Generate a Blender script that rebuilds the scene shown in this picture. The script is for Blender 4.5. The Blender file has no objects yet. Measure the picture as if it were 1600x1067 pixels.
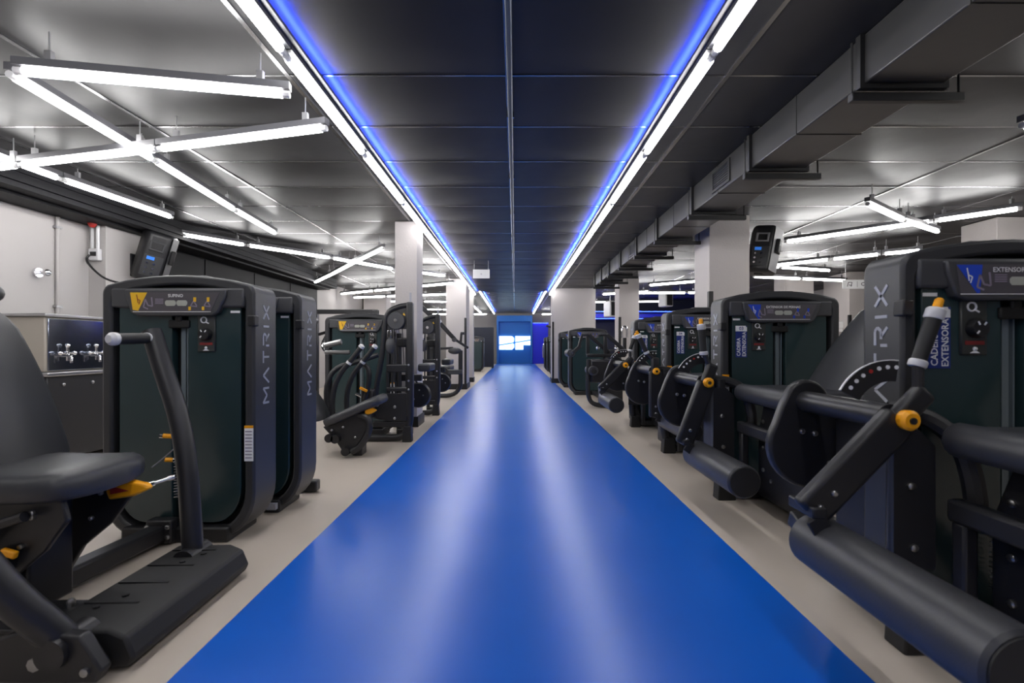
import bpy, bmesh, math, random
from mathutils import Vector, Matrix
random.seed(7)
PI = math.pi
S = bpy.context.scene
COL = S.collection

# ---------------------------------------------------------------- camera, world, exposure
cam_d = bpy.data.cameras.new('camera')
cam_d.sensor_width = 36.0
cam_d.lens = 735 / 1600 * 36
cam_d.shift_x = -5 / 1600
cam_d.shift_y = 6.5 / 1600
cam_d.clip_start = 0.02
cam_d.dof.use_dof = True
cam_d.dof.focus_distance = 6.0
cam_d.dof.aperture_fstop = 2.8
cam = bpy.data.objects.new('camera', cam_d)
cam.location = (0, 0, 1.1)
cam.rotation_euler = (PI / 2, 0, 0)
COL.objects.link(cam)
S.camera = cam

w = bpy.data.worlds.new('world'); S.world = w; w.use_nodes = True
w.node_tree.nodes['Background'].inputs[0].default_value = (0.5, 0.55, 0.65, 1)
w.node_tree.nodes['Background'].inputs[1].default_value = 0.15
S.view_settings.view_transform = 'Standard'
S.view_settings.look = 'None'
S.view_settings.exposure = 1.35
S.view_settings.gamma = 1
S.view_settings.use_curve_mapping = False
S.cycles.max_bounces = 7
S.cycles.diffuse_bounces = 4
S.cycles.glossy_bounces = 4
S.cycles.caustics_reflective = False
S.cycles.caustics_refractive = False
S.cycles.sample_clamp_indirect = 6.0

TUBE_E = 13.0       # white tubes
LANE_E = 13.0
BLUE_E = 120.0       # blue LED tape

# ---------------------------------------------------------------- materials
def mat(name, col, rough=0.5, metal=0.0, spec=0.5, coat=0.0, emit=0.0, bump=0.0, bscale=40.0, var=0.0, vscale=3.0, coat_r=0.1):
    m = bpy.data.materials.new(name); m.use_nodes = True
    nt = m.node_tree; b = nt.nodes['Principled BSDF']
    c = (*col, 1)
    b.inputs['Base Color'].default_value = c
    b.inputs['Roughness'].default_value = rough
    b.inputs['Metallic'].default_value = metal
    b.inputs['Specular IOR Level'].default_value = spec
    b.inputs['Coat Weight'].default_value = coat
    b.inputs['Coat Roughness'].default_value = coat_r
    if emit:
        b.inputs['Emission Color'].default_value = c
        b.inputs['Emission Strength'].default_value = emit
    if bump or var:
        tc = nt.nodes.new('ShaderNodeTexCoord')
    if bump:
        n = nt.nodes.new('ShaderNodeTexNoise'); n.inputs['Scale'].default_value = bscale; n.inputs['Detail'].default_value = 3
        nt.links.new(tc.outputs['Object'], n.inputs['Vector'])
        bp = nt.nodes.new('ShaderNodeBump'); bp.inputs['Strength'].default_value = bump; bp.inputs['Distance'].default_value = 0.01
        nt.links.new(n.outputs['Fac'], bp.inputs['Height']); nt.links.new(bp.outputs['Normal'], b.inputs['Normal'])
    if var:
        n2 = nt.nodes.new('ShaderNodeTexNoise'); n2.inputs['Scale'].default_value = vscale; n2.inputs['Detail'].default_value = 5
        nt.links.new(tc.outputs['Object'], n2.inputs['Vector'])
        mx = nt.nodes.new('ShaderNodeMix'); mx.data_type = 'RGBA'
        mx.inputs['A'].default_value = (*[x * (1 - var) for x in col], 1)
        mx.inputs['B'].default_value = (*[min(1, x * (1 + var)) for x in col], 1)
        nt.links.new(n2.outputs['Fac'], mx.inputs['Factor']); nt.links.new(mx.outputs['Result'], b.inputs['Base Color'])
        rr = nt.nodes.new('ShaderNodeMapRange'); rr.inputs['To Min'].default_value = rough * 0.8; rr.inputs['To Max'].default_value = min(1, rough * 1.2)
        nt.links.new(n2.outputs['Fac'], rr.inputs['Value']); nt.links.new(rr.outputs['Result'], b.inputs['Roughness'])
    return m

M = dict(
    black=mat('black_plastic', (.012, .012, .014), .42),
    frame=mat('black_powder_coat', (.017, .017, .02), .38, bump=.04, bscale=300),
    dark=mat('dark_recess', (.004, .004, .005), .6),
    grey=mat('grey_plastic', (.055, .056, .062), .42),
    shell=mat('anthracite_shell', (.033, .034, .038), .40, bump=.03, bscale=250),
    teal=mat('smoked_teal_panel', (.021, .043, .047), .22, coat=.3),
    teal2=mat('light_teal_panel', (.03, .062, .066), .3, coat=.2),
    bar=mat('stack_guide', (.17, .21, .24), .3, metal=.2),
    pad=mat('anthracite_upholstery', (.04, .041, .047), .42, bump=.05, bscale=180),
    rubber=mat('black_rubber', (.012, .012, .013), .6),
    chrome=mat('chrome', (.8, .8, .82), .12, metal=1),
    steel=mat('brushed_steel', (.42, .42, .43), .3, metal=1),
    mirrorsteel=mat('polished_steel', (.30, .33, .40), .12, metal=1),
    alu=mat('white_collar', (.62, .62, .64), .35),
    orange=mat('orange_plastic', (.95, .40, .01), .35),
    yellow=mat('yellow_print', (.85, .50, .02), .45),
    blueprint=mat('blue_print', (.01, .06, .55), .45),
    navy=mat('navy_sticker', (.010, .028, .19), .4),
    print=mat('placard_print', (.085, .078, .088), .35),
    lilac=mat('lilac_print', (.26, .22, .29), .4),
    pill=mat('pale_print', (.42, .43, .38), .4),
    white=mat('white_print', (.85, .85, .86), .4),
    letter=mat('silver_lettering', (.40, .41, .47), .4),
    red=mat('red_print', (.22, .02, .02), .5),
    redplastic=mat('red_plastic', (.38, .02, .015), .5),
    kit=mat('dark_green_plate', (.035, .038, .036), .45),
    wall=mat('grey_wall_paint', (.46, .44, .435), .75, bump=.06, bscale=60, var=.04, vscale=1.2),
    column=mat('pale_column_paint', (.53, .495, .485), .7, bump=.25, bscale=45, var=.03),
    darkwall=mat('dark_wall_paint', (.007, .007, .008), .6, spec=.1),
    navywall=mat('navy_wall_paint', (.008, .012, .026), .5),
    led_far=mat('far_blue_led_tape', (.02, .05, 1.0), .3, emit=14),
    farwall=mat('far_wall_paint', (.38, .36, .35), .8),
    bluewall=mat('blue_wall_paint', (.006, .14, .52), .5),
    blueglow=mat('painted_blue_glow', (.01, .02, .75), .4),  # saturated base colour stands in for blue LED glow
    base=mat('black_skirting', (.012, .012, .013), .45),
    tile=mat('black_ceiling_tile', (.023, .0225, .024), .42, spec=.25, bump=.08, bscale=7, var=.05, vscale=2),
    rail=mat('ceiling_rail', (.30, .30, .31), .24, metal=1),
    conduit=mat('dark_conduit', (.04, .06, .10), .35),
    duct=mat('painted_duct', (.028, .0275, .028), .32, bump=.12, bscale=4, var=.15, vscale=2.2),
    soffit=mat('dark_soffit_paint', (.007, .007, .009), .55, spec=.15),
    hang=mat('duct_hanger', (.006, .006, .007), .45),
    housing=mat('lamp_housing', (.10, .10, .11), .4),
    cap=mat('lamp_end_cap', (.7, .7, .72), .4),
    wire=mat('thin_wire', (.35, .35, .36), .4, metal=.6),
    beige=mat('beige_side_panel', (.36, .33, .29), .6),
    tube=mat('white_lamp_tube', (1, .985, .97), .3, emit=TUBE_E),
    lane_tube=mat('lane_lamp_tube', (1, .985, .98), .3, emit=LANE_E),
    led=mat('blue_led_tape', (.045, .09, 1.0), .3, emit=BLUE_E),
    logo=mat('backlit_logo', (.70, .93, 1.0), .3, emit=1.1),
    screen=mat('blue_display', (.03, .16, .6), .3, emit=.25),
)

def floor_mat():
    m = mat('beige_vinyl_floor', (.54, .475, .415), .42, var=.10, vscale=1.6, bump=.05, bscale=25)
    return m
def lane_mat():
    m = bpy.data.materials.new('blue_rubber_lane'); m.use_nodes = True
    nt = m.node_tree; b = nt.nodes['Principled BSDF']
    tc = nt.nodes.new('ShaderNodeTexCoord')
    n = nt.nodes.new('ShaderNodeTexNoise'); n.inputs['Scale'].default_value = 1.5; n.inputs['Detail'].default_value = 2
    nt.links.new(tc.outputs['Object'], n.inputs['Vector'])
    mx = nt.nodes.new('ShaderNodeMix'); mx.data_type = 'RGBA'
    mx.inputs['A'].default_value = (.001, .105, .58, 1); mx.inputs['B'].default_value = (.001, .125, .66, 1)
    nt.links.new(n.outputs['Fac'], mx.inputs['Factor']); nt.links.new(mx.outputs['Result'], b.inputs['Base Color'])
    mr = nt.nodes.new('ShaderNodeMapRange'); mr.inputs['From Min'].default_value = 0; mr.inputs['From Max'].default_value = 1
    mr.inputs['To Min'].default_value = .262; mr.inputs['To Max'].default_value = .315
    nt.links.new(n.outputs['Fac'], mr.inputs['Value']); nt.links.new(mr.outputs['Result'], b.inputs['Roughness'])
    mp = nt.nodes.new('ShaderNodeMapping'); mp.inputs['Scale'].default_value = (.8, 1.4, 1)
    nt.links.new(tc.outputs['Object'], mp.inputs['Vector'])
    n2 = nt.nodes.new('ShaderNodeTexNoise'); n2.inputs['Scale'].default_value = 1.1; n2.inputs['Detail'].default_value = 1
    nt.links.new(mp.outputs['Vector'], n2.inputs['Vector'])
    n3 = nt.nodes.new('ShaderNodeTexNoise'); n3.inputs['Scale'].default_value = 220; n3.inputs['Detail'].default_value = 2
    nt.links.new(tc.outputs['Object'], n3.inputs['Vector'])
    ad = nt.nodes.new('ShaderNodeMath'); ad.operation = 'MULTIPLY_ADD'; ad.inputs[1].default_value = .0
    nt.links.new(n3.outputs['Fac'], ad.inputs[0]); nt.links.new(n2.outputs['Fac'], ad.inputs[2])
    bp = nt.nodes.new('ShaderNodeBump'); bp.inputs['Strength'].default_value = .14; bp.inputs['Distance'].default_value = .03
    nt.links.new(ad.outputs[0], bp.inputs['Height']); nt.links.new(bp.outputs['Normal'], b.inputs['Normal'])
    b.inputs['Specular IOR Level'].default_value = .68
    return m
M['floor'] = floor_mat(); M['lane'] = lane_mat()

# ---------------------------------------------------------------- mesh helpers
class MB:
    def __init__(s): s.v = []; s.f = []; s.m = []; s.mats = []; s.mi = 0; s.bolts = []
    def mat(s, m):
        if m not in s.mats: s.mats.append(m)
        s.mi = s.mats.index(m); return s
    def add(s, vs, fs):
        o = len(s.v); s.v += [tuple(p) for p in vs]
        s.f += [tuple(i + o for i in f) for f in fs]; s.m += [s.mi] * len(fs); return s
    def box(s, x0, x1, y0, y1, z0, z1):
        vs = [(x, y, z) for z in (z0, z1) for y in (y0, y1) for x in (x0, x1)]
        return s.add(vs, [(0, 2, 3, 1), (4, 5, 7, 6), (0, 1, 5, 4), (1, 3, 7, 5), (3, 2, 6, 7), (2, 0, 4, 6)])
    def beam(s, a, b, w, h, up=(0, 0, 1)):
        a = Vector(a); b = Vector(b); d = (b - a).normalized(); u = Vector(up)
        if abs(d.dot(u)) > .98: u = Vector((1, 0, 0))
        sd = d.cross(u).normalized(); u2 = sd.cross(d)
        vs = []
        for p in (a, b):
            for i, j in ((-1, -1), (1, -1), (1, 1), (-1, 1)): vs.append(p + sd * w / 2 * i + u2 * h / 2 * j)
        return s.add(vs, [(3, 2, 1, 0), (4, 5, 6, 7), (0, 1, 5, 4), (1, 2, 6, 5), (2, 3, 7, 6), (3, 0, 4, 7)])
    def tube(s, pts, r, n=12, caps=True):
        P = [Vector(p) for p in pts]; k = len(P)
        R = r if isinstance(r, (list, tuple)) else [r] * k
        t0 = (P[1] - P[0]).normalized(); u = Vector((0, 0, 1))
        if abs(t0.dot(u)) > .9: u = Vector((0, 1, 0))
        nrm = (u - t0 * u.dot(t0)).normalized(); vs = []
        for i in range(k):
            t = (P[min(i + 1, k - 1)] - P[max(i - 1, 0)]).normalized()
            nrm = (nrm - t * nrm.dot(t)).normalized(); bn = t.cross(nrm)
            for j in range(n):
                a = 2 * PI * j / n
                vs.append(P[i] + (nrm * math.cos(a) + bn * math.sin(a)) * R[i])
        fs = [(i * n + j, i * n + (j + 1) % n, (i + 1) * n + (j + 1) % n, (i + 1) * n + j) for i in range(k - 1) for j in range(n)]
        if caps: fs += [tuple(range(n - 1, -1, -1)), tuple((k - 1) * n + j for j in range(n))]
        return s.add(vs, fs)
    def cyl(s, a, b, r, n=16): return s.tube([a, b], r, n)
    def prism(s, poly, axis, a, b):
        # poly in the two remaining axes: 'y' -> (x,z); 'x' -> (y,z); 'z' -> (x,y)
        def P(p, t):
            return (p[0], t, p[1]) if axis == 'y' else (t, p[0], p[1]) if axis == 'x' else (p[0], p[1], t)
        n = len(poly)
        vs = [P(p, a) for p in poly] + [P(p, b) for p in poly]
        fs = [tuple(range(n - 1, -1, -1)), tuple(range(n, 2 * n))] + [(i, (i + 1) % n, n + (i + 1) % n, n + i) for i in range(n)]
        return s.add(vs, fs)
    def ring(s, outer, inner, axis, a, b):
        # closed band between two outlines of equal length, extruded
        def P(p, t):
            return (p[0], t, p[1]) if axis == 'y' else (t, p[0], p[1]) if axis == 'x' else (p[0], p[1], t)
        n = len(outer)
        vs = [P(p, a) for p in outer] + [P(p, a) for p in inner] + [P(p, b) for p in outer] + [P(p, b) for p in inner]
        fs = []
        for i in range(n):
            j = (i + 1) % n
            fs += [(i, j, n + j, n + i), (2 * n + j, 2 * n + i, 3 * n + i, 3 * n + j), (i, 2 * n + i, 2 * n + j, j), (n + j, 3 * n + j, 3 * n + i, n + i)]
        return s.add(vs, fs)
    def sphere(s, c, r, n=12, k=8, sc=(1, 1, 1)):
        vs = []
        for i in range(k + 1):
            th = PI * i / k
            for j in range(n):
                a = 2 * PI * j / n
                vs.append((c[0] + r * sc[0] * math.sin(th) * math.cos(a), c[1] + r * sc[1] * math.sin(th) * math.sin(a), c[2] + r * sc[2] * math.cos(th)))
        fs = [(i * n + j, (i + 1) * n + j, (i + 1) * n + (j + 1) % n, i * n + (j + 1) % n) for i in range(k) for j in range(n)]
        return s.add(vs, fs)
    def build(s, name, m=None, parent=None, bevel=0, seg=2, smooth=True, loc=None, ang=35):
        if s.bolts:
            for (p, r, d, h) in s.bolts:
                q = MB().tube([(0, 0, 0), Vector(d) * h * .7, Vector(d) * h], [r, r, r * .6], 8)
                q.build(name, m, parent, loc=p)
            return None
        me = bpy.data.meshes.new(name)
        me.from_pydata(s.v, [], s.f)
        for x in (s.mats or [m]): me.materials.append(x)
        if s.mats: me.polygons.foreach_set('material_index', s.m)
        bm = bmesh.new(); bm.from_mesh(me)
        bmesh.ops.remove_doubles(bm, verts=bm.verts, dist=1e-6)
        bmesh.ops.recalc_face_normals(bm, faces=bm.faces)
        bm.to_mesh(me); bm.free()
        if smooth:
            me.polygons.foreach_set('use_smooth', [True] * len(me.polygons))
            me.set_sharp_from_angle(angle=math.radians(ang))
        me.update()
        o = bpy.data.objects.new(name, me); COL.objects.link(o)
        if parent: o.parent = parent
        if loc: o.location = loc
        if bevel:
            b = o.modifiers.new('bevel', 'BEVEL'); b.width = bevel; b.segments = seg; b.limit_method = 'ANGLE'; b.angle_limit = math.radians(40)
            b.harden_normals = False
            if smooth and seg >= 2:
                me.polygons.foreach_set('use_smooth', [True] * len(me.polygons))
        return o

def curve(pts, it=2):
    P = [Vector(p) for p in pts]
    for _ in range(it):
        Q = [P[0]]
        for a, b in zip(P[:-1], P[1:]): Q += [a * .75 + b * .25, a * .25 + b * .75]
        Q.append(P[-1]); P = Q
    return P
def arc2(cx, cz, r, a0, a1, n=6, rz=None):
    rz = rz or r
    return [(cx + r * math.cos(math.radians(a0 + (a1 - a0) * i / n)), cz + rz * math.sin(math.radians(a0 + (a1 - a0) * i / n))) for i in range(n + 1)]

def thing(name, label, cat, loc=(0, 0, 0), rz=0, group=None):
    o = bpy.data.objects.new(name, None); COL.objects.link(o); o.location = loc; o.rotation_euler = (0, 0, rz)
    o.empty_display_size = .2
    return tag(o, label, cat, group)
def tag(o, label, cat, group=None):
    o['label'] = label; o['category'] = cat
    if group: o['group'] = group
    return o
def struct(o): o['kind'] = 'structure'; return o

_tc = {}
def text_geo(t):
    if t not in _tc:
        c = bpy.data.curves.new('t', 'FONT'); c.body = t; c.align_x = 'CENTER'; c.align_y = 'CENTER'; c.resolution_u = 2; c.offset = .018
        o = bpy.data.objects.new('t', c); COL.objects.link(o)
        dg = bpy.context.evaluated_depsgraph_get(); me = bpy.data.meshes.new_from_object(o.evaluated_get(dg))
        _tc[t] = ([tuple(v.co) for v in me.vertices], [tuple(p.vertices) for p in me.polygons])
        bpy.data.objects.remove(o); bpy.data.curves.remove(c); bpy.data.meshes.remove(me)
    return _tc[t]
def put_text(mb, t, size, fn, sx=1.0):
    vs, fs = text_geo(t)
    mb.add([fn(v[0] * size * sx, v[1] * size) for v in vs], fs)

# ---------------------------------------------------------------- the setting
H = 2.79            # main ceiling
Y1 = 14.6           # where the ceiling steps up
H2 = 3.12
XL, XR, YB, YF = -5.05, 9.2, -3.0, 29.4
def slab(name, x0, x1, y0, y1, z0, z1, m): return struct(MB().box(x0, x1, y0, y1, z0, z1).build(name, m, smooth=False))
slab('floor', XL - .1, XR + .1, YB - .1, YF + .1, -.1, 0, M['floor'])
lane = MB().box(-1.133, 1.169, YB + .02, 28.38, 0.0, .006).build('rubber_runner', M['lane'], smooth=False)
tag(lane, 'long bright blue glossy rubber runner down the middle of the beige floor', 'runner')

slab('wall_back', XL - .1, XR + .1, YB - .1, YB, 0, H2, M['wall'])
slab('wall_front', XL - .1, XR + .1, YF, YF + .1, 0, 3.3, M['farwall'])
wl = struct(MB().box(XL - .1, XL, YB, 6.15, 0, H).build('wall_left', M['wall'], smooth=False))
wl2 = struct(MB().box(XL - .1, XL, 6.15, 12.0, 0, H).build('wall_left', M['darkwall'], smooth=False))
for i in range(4):
    y = 6.2 + i * 1.45
    MB().box(XL, XL + .012, y, y + 1.42, .15, 2.5).build('panel', M['darkwall'], wl2, bevel=.004, seg=1)
wl3 = struct(MB().box(XL - .1, XL, 12.0, YF, 0, 3.3).build('wall_left', M['farwall'], smooth=False))
slab('wall_right', XR, XR + .1, YB, YF, 0, 3.3, M['farwall'])
# pilaster on the left wall
pil = struct(MB().box(XL, -4.85, 5.57, 6.15, 0, 2.55).build('trim_1', M['wall'], smooth=False))
# dark soffit with ledges along the left wall
sof = MB().box(XL, -4.55, YB, 12.0, 2.55, H - .002)
sof.box(-4.56, -4.52, YB, 12.0, 2.60, 2.63).box(-4.56, -4.53, YB, 12.0, 2.69, 2.70).box(XL, -4.72, YB, 12.0, 2.52, 2.55)
struct(sof.build('trim_2', M['soffit'], smooth=False))

# ceiling with tiles and rails
TX0, TW, TY0, TL = -.047, 1.375, 2.943, .6875
ceil = struct(MB().box(XL - .1, XR + .1, YB - .1, Y1, H + .03, H + .12).build('ceiling', M['dark'], smooth=False))
tile_meshes = []
def tile_mesh(sag, tx, ty):
    nx, ny = 8, 4; g = .012
    vs = []; fs = []
    for j in range(ny + 1):
        for i in range(nx + 1):
            u = i / nx; v = j / ny
            vs.append((g + u * (TW - 2 * g), g + v * (TL - 2 * g), -sag * 16 * u * (1 - u) * v * (1 - v) + tx * (u - .5) + ty * (v - .5)))
    for j in range(ny):
        for i in range(nx):
            a = j * (nx + 1) + i; fs.append((a, a + nx + 1, a + nx + 2, a + 1))
    me = bpy.data.meshes.new('ceiling_tile'); me.from_pydata(vs, [], fs); me.materials.append(M['tile'])
    me.polygons.foreach_set('use_smooth', [True] * len(fs)); me.update(); return me
for k in range(10): tile_meshes.append(tile_mesh(random.uniform(.004, .009), random.uniform(-.005, .005), random.uniform(-.004, .004)))
cols = range(-4, 7); rows = range(-9, 17)
stf = MB()
for r in rows:
    y = TY0 + r * TL
    if y > Y1 - .1: break
    for c in cols:
        x = TX0 + c * TW
        if x + TW < XL or x > XR: continue
        if 0.3 < y < 9.6:
            o = bpy.data.objects.new('ceiling_tile', random.choice(tile_meshes)); COL.objects.link(o); o.parent = ceil; o.location = (x, y, H)
        else:
            stf.box(x + .012, x + TW - .012, y + .012, min(y + TL - .012, Y1), H - .004 - .004 * random.random(), H + .02)
o = stf.build('ceiling_tiling', M['tile'], ceil, smooth=False); o['kind'] = 'stuff'
for c in range(-3, 8):
    x = TX0 + c * TW
    MB().box(x - .014, x + .014, YB, Y1, H - .006, H + .028).build('ceiling_rail', M['rail'], ceil, smooth=False)
for r in range(-8, 18):
    y = TY0 + r * TL
    if y < Y1: MB().box(XL, XR, y - .008, y + .008, H - .003, H + .028).build('ceiling_rail', M['rail'], ceil, smooth=False)
# raised far ceiling
struct(MB().box(XL, XR, Y1, Y1 + .03, H, H2).build('trim_5', M['tile'], smooth=False))
ceil2 = MB().box(XL, XR, Y1 + .03, YF, H2, H2 + .1)
ceil2 = struct(ceil2.build('ceiling', M['tile'], smooth=False))
for c in range(-3, 7):
    x = TX0 + c * TW
    MB().box(x - .014, x + .014, Y1 + .03, YF, H2 - .006, H2).build('ceiling_rail', M['rail'], ceil2, smooth=False)
fr = MB()
for r in range(21):
    y = Y1 + .6 + r * TL
    fr.box(XL, XR, y - .012, y + .012, H2 - .01, H2)
o = fr.build('cross_rails', M['rail'], ceil2, smooth=False); o['kind'] = 'stuff'
# conduit under the middle rail
t = thing('ceiling_conduit', 'thin dark conduit running along the middle of the black ceiling', 'conduit', (TX0 + .012, 0, 0))
MB().cyl((0, YB, 2.752), (0, 14.4, 2.752), .018, 10).build('pipe', M['conduit'], t)
for i in range(12):
    y = .9 + i * 1.25
    MB().box(-.026, .026, y - .012, y + .012, 2.745, 2.786).build('clamp', M['rail'], t)

# columns
def column(name_lab, x0, x1, y0, y1, top=None, guard=None):
    o = struct(MB().box(x0, x1, y0, y1, 0, (top or H) - .008).build('column', M['column'], bevel=.006, seg=1, smooth=False))
    o['label'] = name_lab
    b = MB().ring([(x0 - .02, y0 - .02), (x1 + .02, y0 - .02), (x1 + .02, y1 + .02), (x0 - .02, y1 + .02)], [(x0, y0), (x1, y0), (x1, y1), (x0, y1)], 'z', 0, .14)
    b.build('baseboard', M['base'], o, smooth=False)
    if guard:
        gx = x1 if guard > 0 else x0; s = -guard
        g = MB().box(min(gx, gx + s * .05), max(gx, gx + s * .05), y0 - .006, y0, .14, 1.8).box(gx - .005, gx + .005, y0 - .006, y0 + .05, .14, 1.8)
        g.build('corner_guard', M['base'], o, smooth=False)
    return o
column('pale square column behind the first pulley frame left of the runner', -1.63, -1.33, 6.37, 6.77)
column('pale square column with black corner guard further along the runner', -1.74, -1.23, 11.83, 12.6, guard=1)
column('narrow pale column just behind the guarded column left of the runner', -1.78, -1.27, 14.2, 14.5)
column('pale column right of the duct carrying the loudspeaker', 2.50, 3.02, 6.06, 6.56, guard=-1)
column('pale column right of the duct, second from the camera', 2.54, 3.03, 11.5, 12.0, guard=-1)
column('wide pale pillar beside the runner where the duct ends', 1.09, 2.36, 13.8, 14.4, guard=-1)
column('pale column at far upper right of the room', 6.3, 6.95, 6.15, 6.65)
column('pale column behind the second leg extension tower', 6.6, 7.3, 11.5, 12.0)
column('pale column beside the white dispenser and hanging sign', 7.6, 8.9, 10.7, 11.6, guard=-1)
column('pale column by the dark wall at the far left', -5.0, -4.25, 15.5, 16.1, top=H2)

# far end: portal wall with backlit letters
U = 28.4 / 735
px0, px1, ztop = -1.12, 1.04, 2.92
pw = thing('logo_wall', 'blue framed end wall with glowing white BF letters closing the runner', 'wall', (0, 28.4, 0))
MB().box(px0 + .1, px1 - .1, .28, .4, 0, ztop - .3).build('panel', M['bluewall'], pw, smooth=False)
fb = MB().box(px0, px0 + .12, 0, .4, 0, ztop).box(px1 - .12, px1, 0, .4, 0, ztop).box(px0 + .12, px1 - .12, 0, .4, ztop - .36, ztop)
fb.build('surround', M['bluewall'], pw, smooth=False)
def lp(p): return ((740 + p[0] / 8.89 - 805) * U, 1.1 - (480 + p[1] / 8.89 - 540) * U)
for nm, polys in (('letter', [[(355, 400), (530, 400), (560, 425), (560, 468), (550, 486), (355, 517)], [(355, 534), (550, 503), (562, 515), (562, 560), (535, 588), (355, 588)]]),
                  ('letter', [[(580, 400), (795, 400), (795, 446), (580, 481)], [(580, 498), (795, 463), (795, 525), (690, 525), (690, 588), (580, 588)]])):
    for q in polys: MB().prism([lp(p) for p in q], 'y', .21, .27).build(nm, M['logo'], pw, smooth=False)
# wall with blue LED light painted into its colour right of it, partition left of it
o = struct(MB().box(1.06, 2.0, 28.6, 28.8, 0, 2.45).build('trim_3', M['blueglow'], smooth=False))
pt = thing('partition', 'dark navy partition panel standing at the far left of the runner', 'partition', (-1.9, 23.0, 0))
MB().box(-.9, .85, 0, .06, .05, 2.0).build('panel', M['navywall'], pt, bevel=.01)
for x in (-.85, .8): MB().box(x - .04, x + .04, -.2, .25, 0, .05).build('foot', M['black'], pt)
# dark back wall with blue light on the far right
bw = struct(MB().box(2.6, XR, 21.0, 21.2, 0, H2).build('wall_inner', M['navywall'], smooth=False))
so = struct(MB().box(2.6, XR, 19.2, 21.0, 2.25, 2.4).build('trim_4', M['blueglow'], smooth=False))  # soffit with the blue glow put into its colour

# ---------------------------------------------------------------- lights
def run_light(lab, pts_list, ztube, lane=False, inner=0, zc=H, n_skip=None, group=None, drops=True):
    """one straight line of joined battens; pts_list = joints along it"""
    P = [Vector((p[0], p[1], 0)) for p in pts_list]
    org = P[0].copy(); t = thing('linear_light', lab, 'light', (org.x, org.y, 0), 0, group)
    d = (P[-1] - P[0]).normalized(); sd = Vector((d.y, -d.x, 0))
    for a, b in zip(P[:-1], P[1:]):
        a2 = a - org; b2 = b - org
        u = (b2 - a2).normalized()
        za = Vector((0, 0, ztube))
        hw = .075 if lane else .05
        MB().beam(a2 + u * .005 + za + Vector((0, 0, .045)), b2 - u * .005 + za + Vector((0, 0, .045)), hw, .042).build('housing', M['housing'], t, smooth=False)
        MB().tube([a2 + u * .05 + za, b2 - u * .05 + za], .024, 8).build('tube', M['lane_tube' if lane else 'tube'], t)
        for q, sg in ((a2, 1), (b2, -1)): MB().cyl(q + u * sg * .008 + za, q + u * sg * .05 + za, .021, 8).build('end_cap', M['cap'], t)
        if drops:
            for f in (.12, .88):
                q = a2.lerp(b2, f)
                MB().cyl(q + Vector((0, 0, ztube + .066)), q + Vector((0, 0, zc - .016)), .004, 6).box(q.x - .018, q.x + .018, q.y - .012, q.y + .012, ztube + .066, ztube + .12).build('drop_rod', M['wire'], t)
    if inner:
        a2 = P[0] - org; b2 = P[-1] - org
        off = Vector((inner * .056, 0, ztube + .058))
        MB().beam(a2 + off, b2 + off, .012, .004).build('led_strip', M['led'], t, smooth=False)
        MB().beam(a2 + off - Vector((0, 0, .006)), b2 + off - Vector((0, 0, .006)), .034, .008).beam(a2 + off + Vector((inner * .0165, 0, .0)), b2 + off + Vector((inner * .0165, 0, .0)), .003, .012).build('led_channel', M['housing'], t, smooth=False)
    return t
def split(a, b, n): return [(a[0] + (b[0] - a[0]) * i / n, a[1] + (b[1] - a[1]) * i / n) for i in range(n + 1)]
run_light('long white light line with blue glow over the left edge of the runner', split((-1.25, -2.79), (-1.25, 14.55), 13), 2.68, True, 1)
run_light('long white light line with blue glow over the right edge of the runner', split((1.075, -2.79), (1.075, 14.55), 13), 2.68, True, -1)
run_light('far white light line over the left of the runner under the raised ceiling', split((-1.25, 14.75), (-1.25, 28.0), 10), 3.0, True, 1, zc=H2)
run_light('far white light line over the right of the runner under the raised ceiling', split((1.075, 14.75), (1.075, 28.0), 10), 3.0, True, -1, zc=H2)
ZT = 2.55
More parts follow.
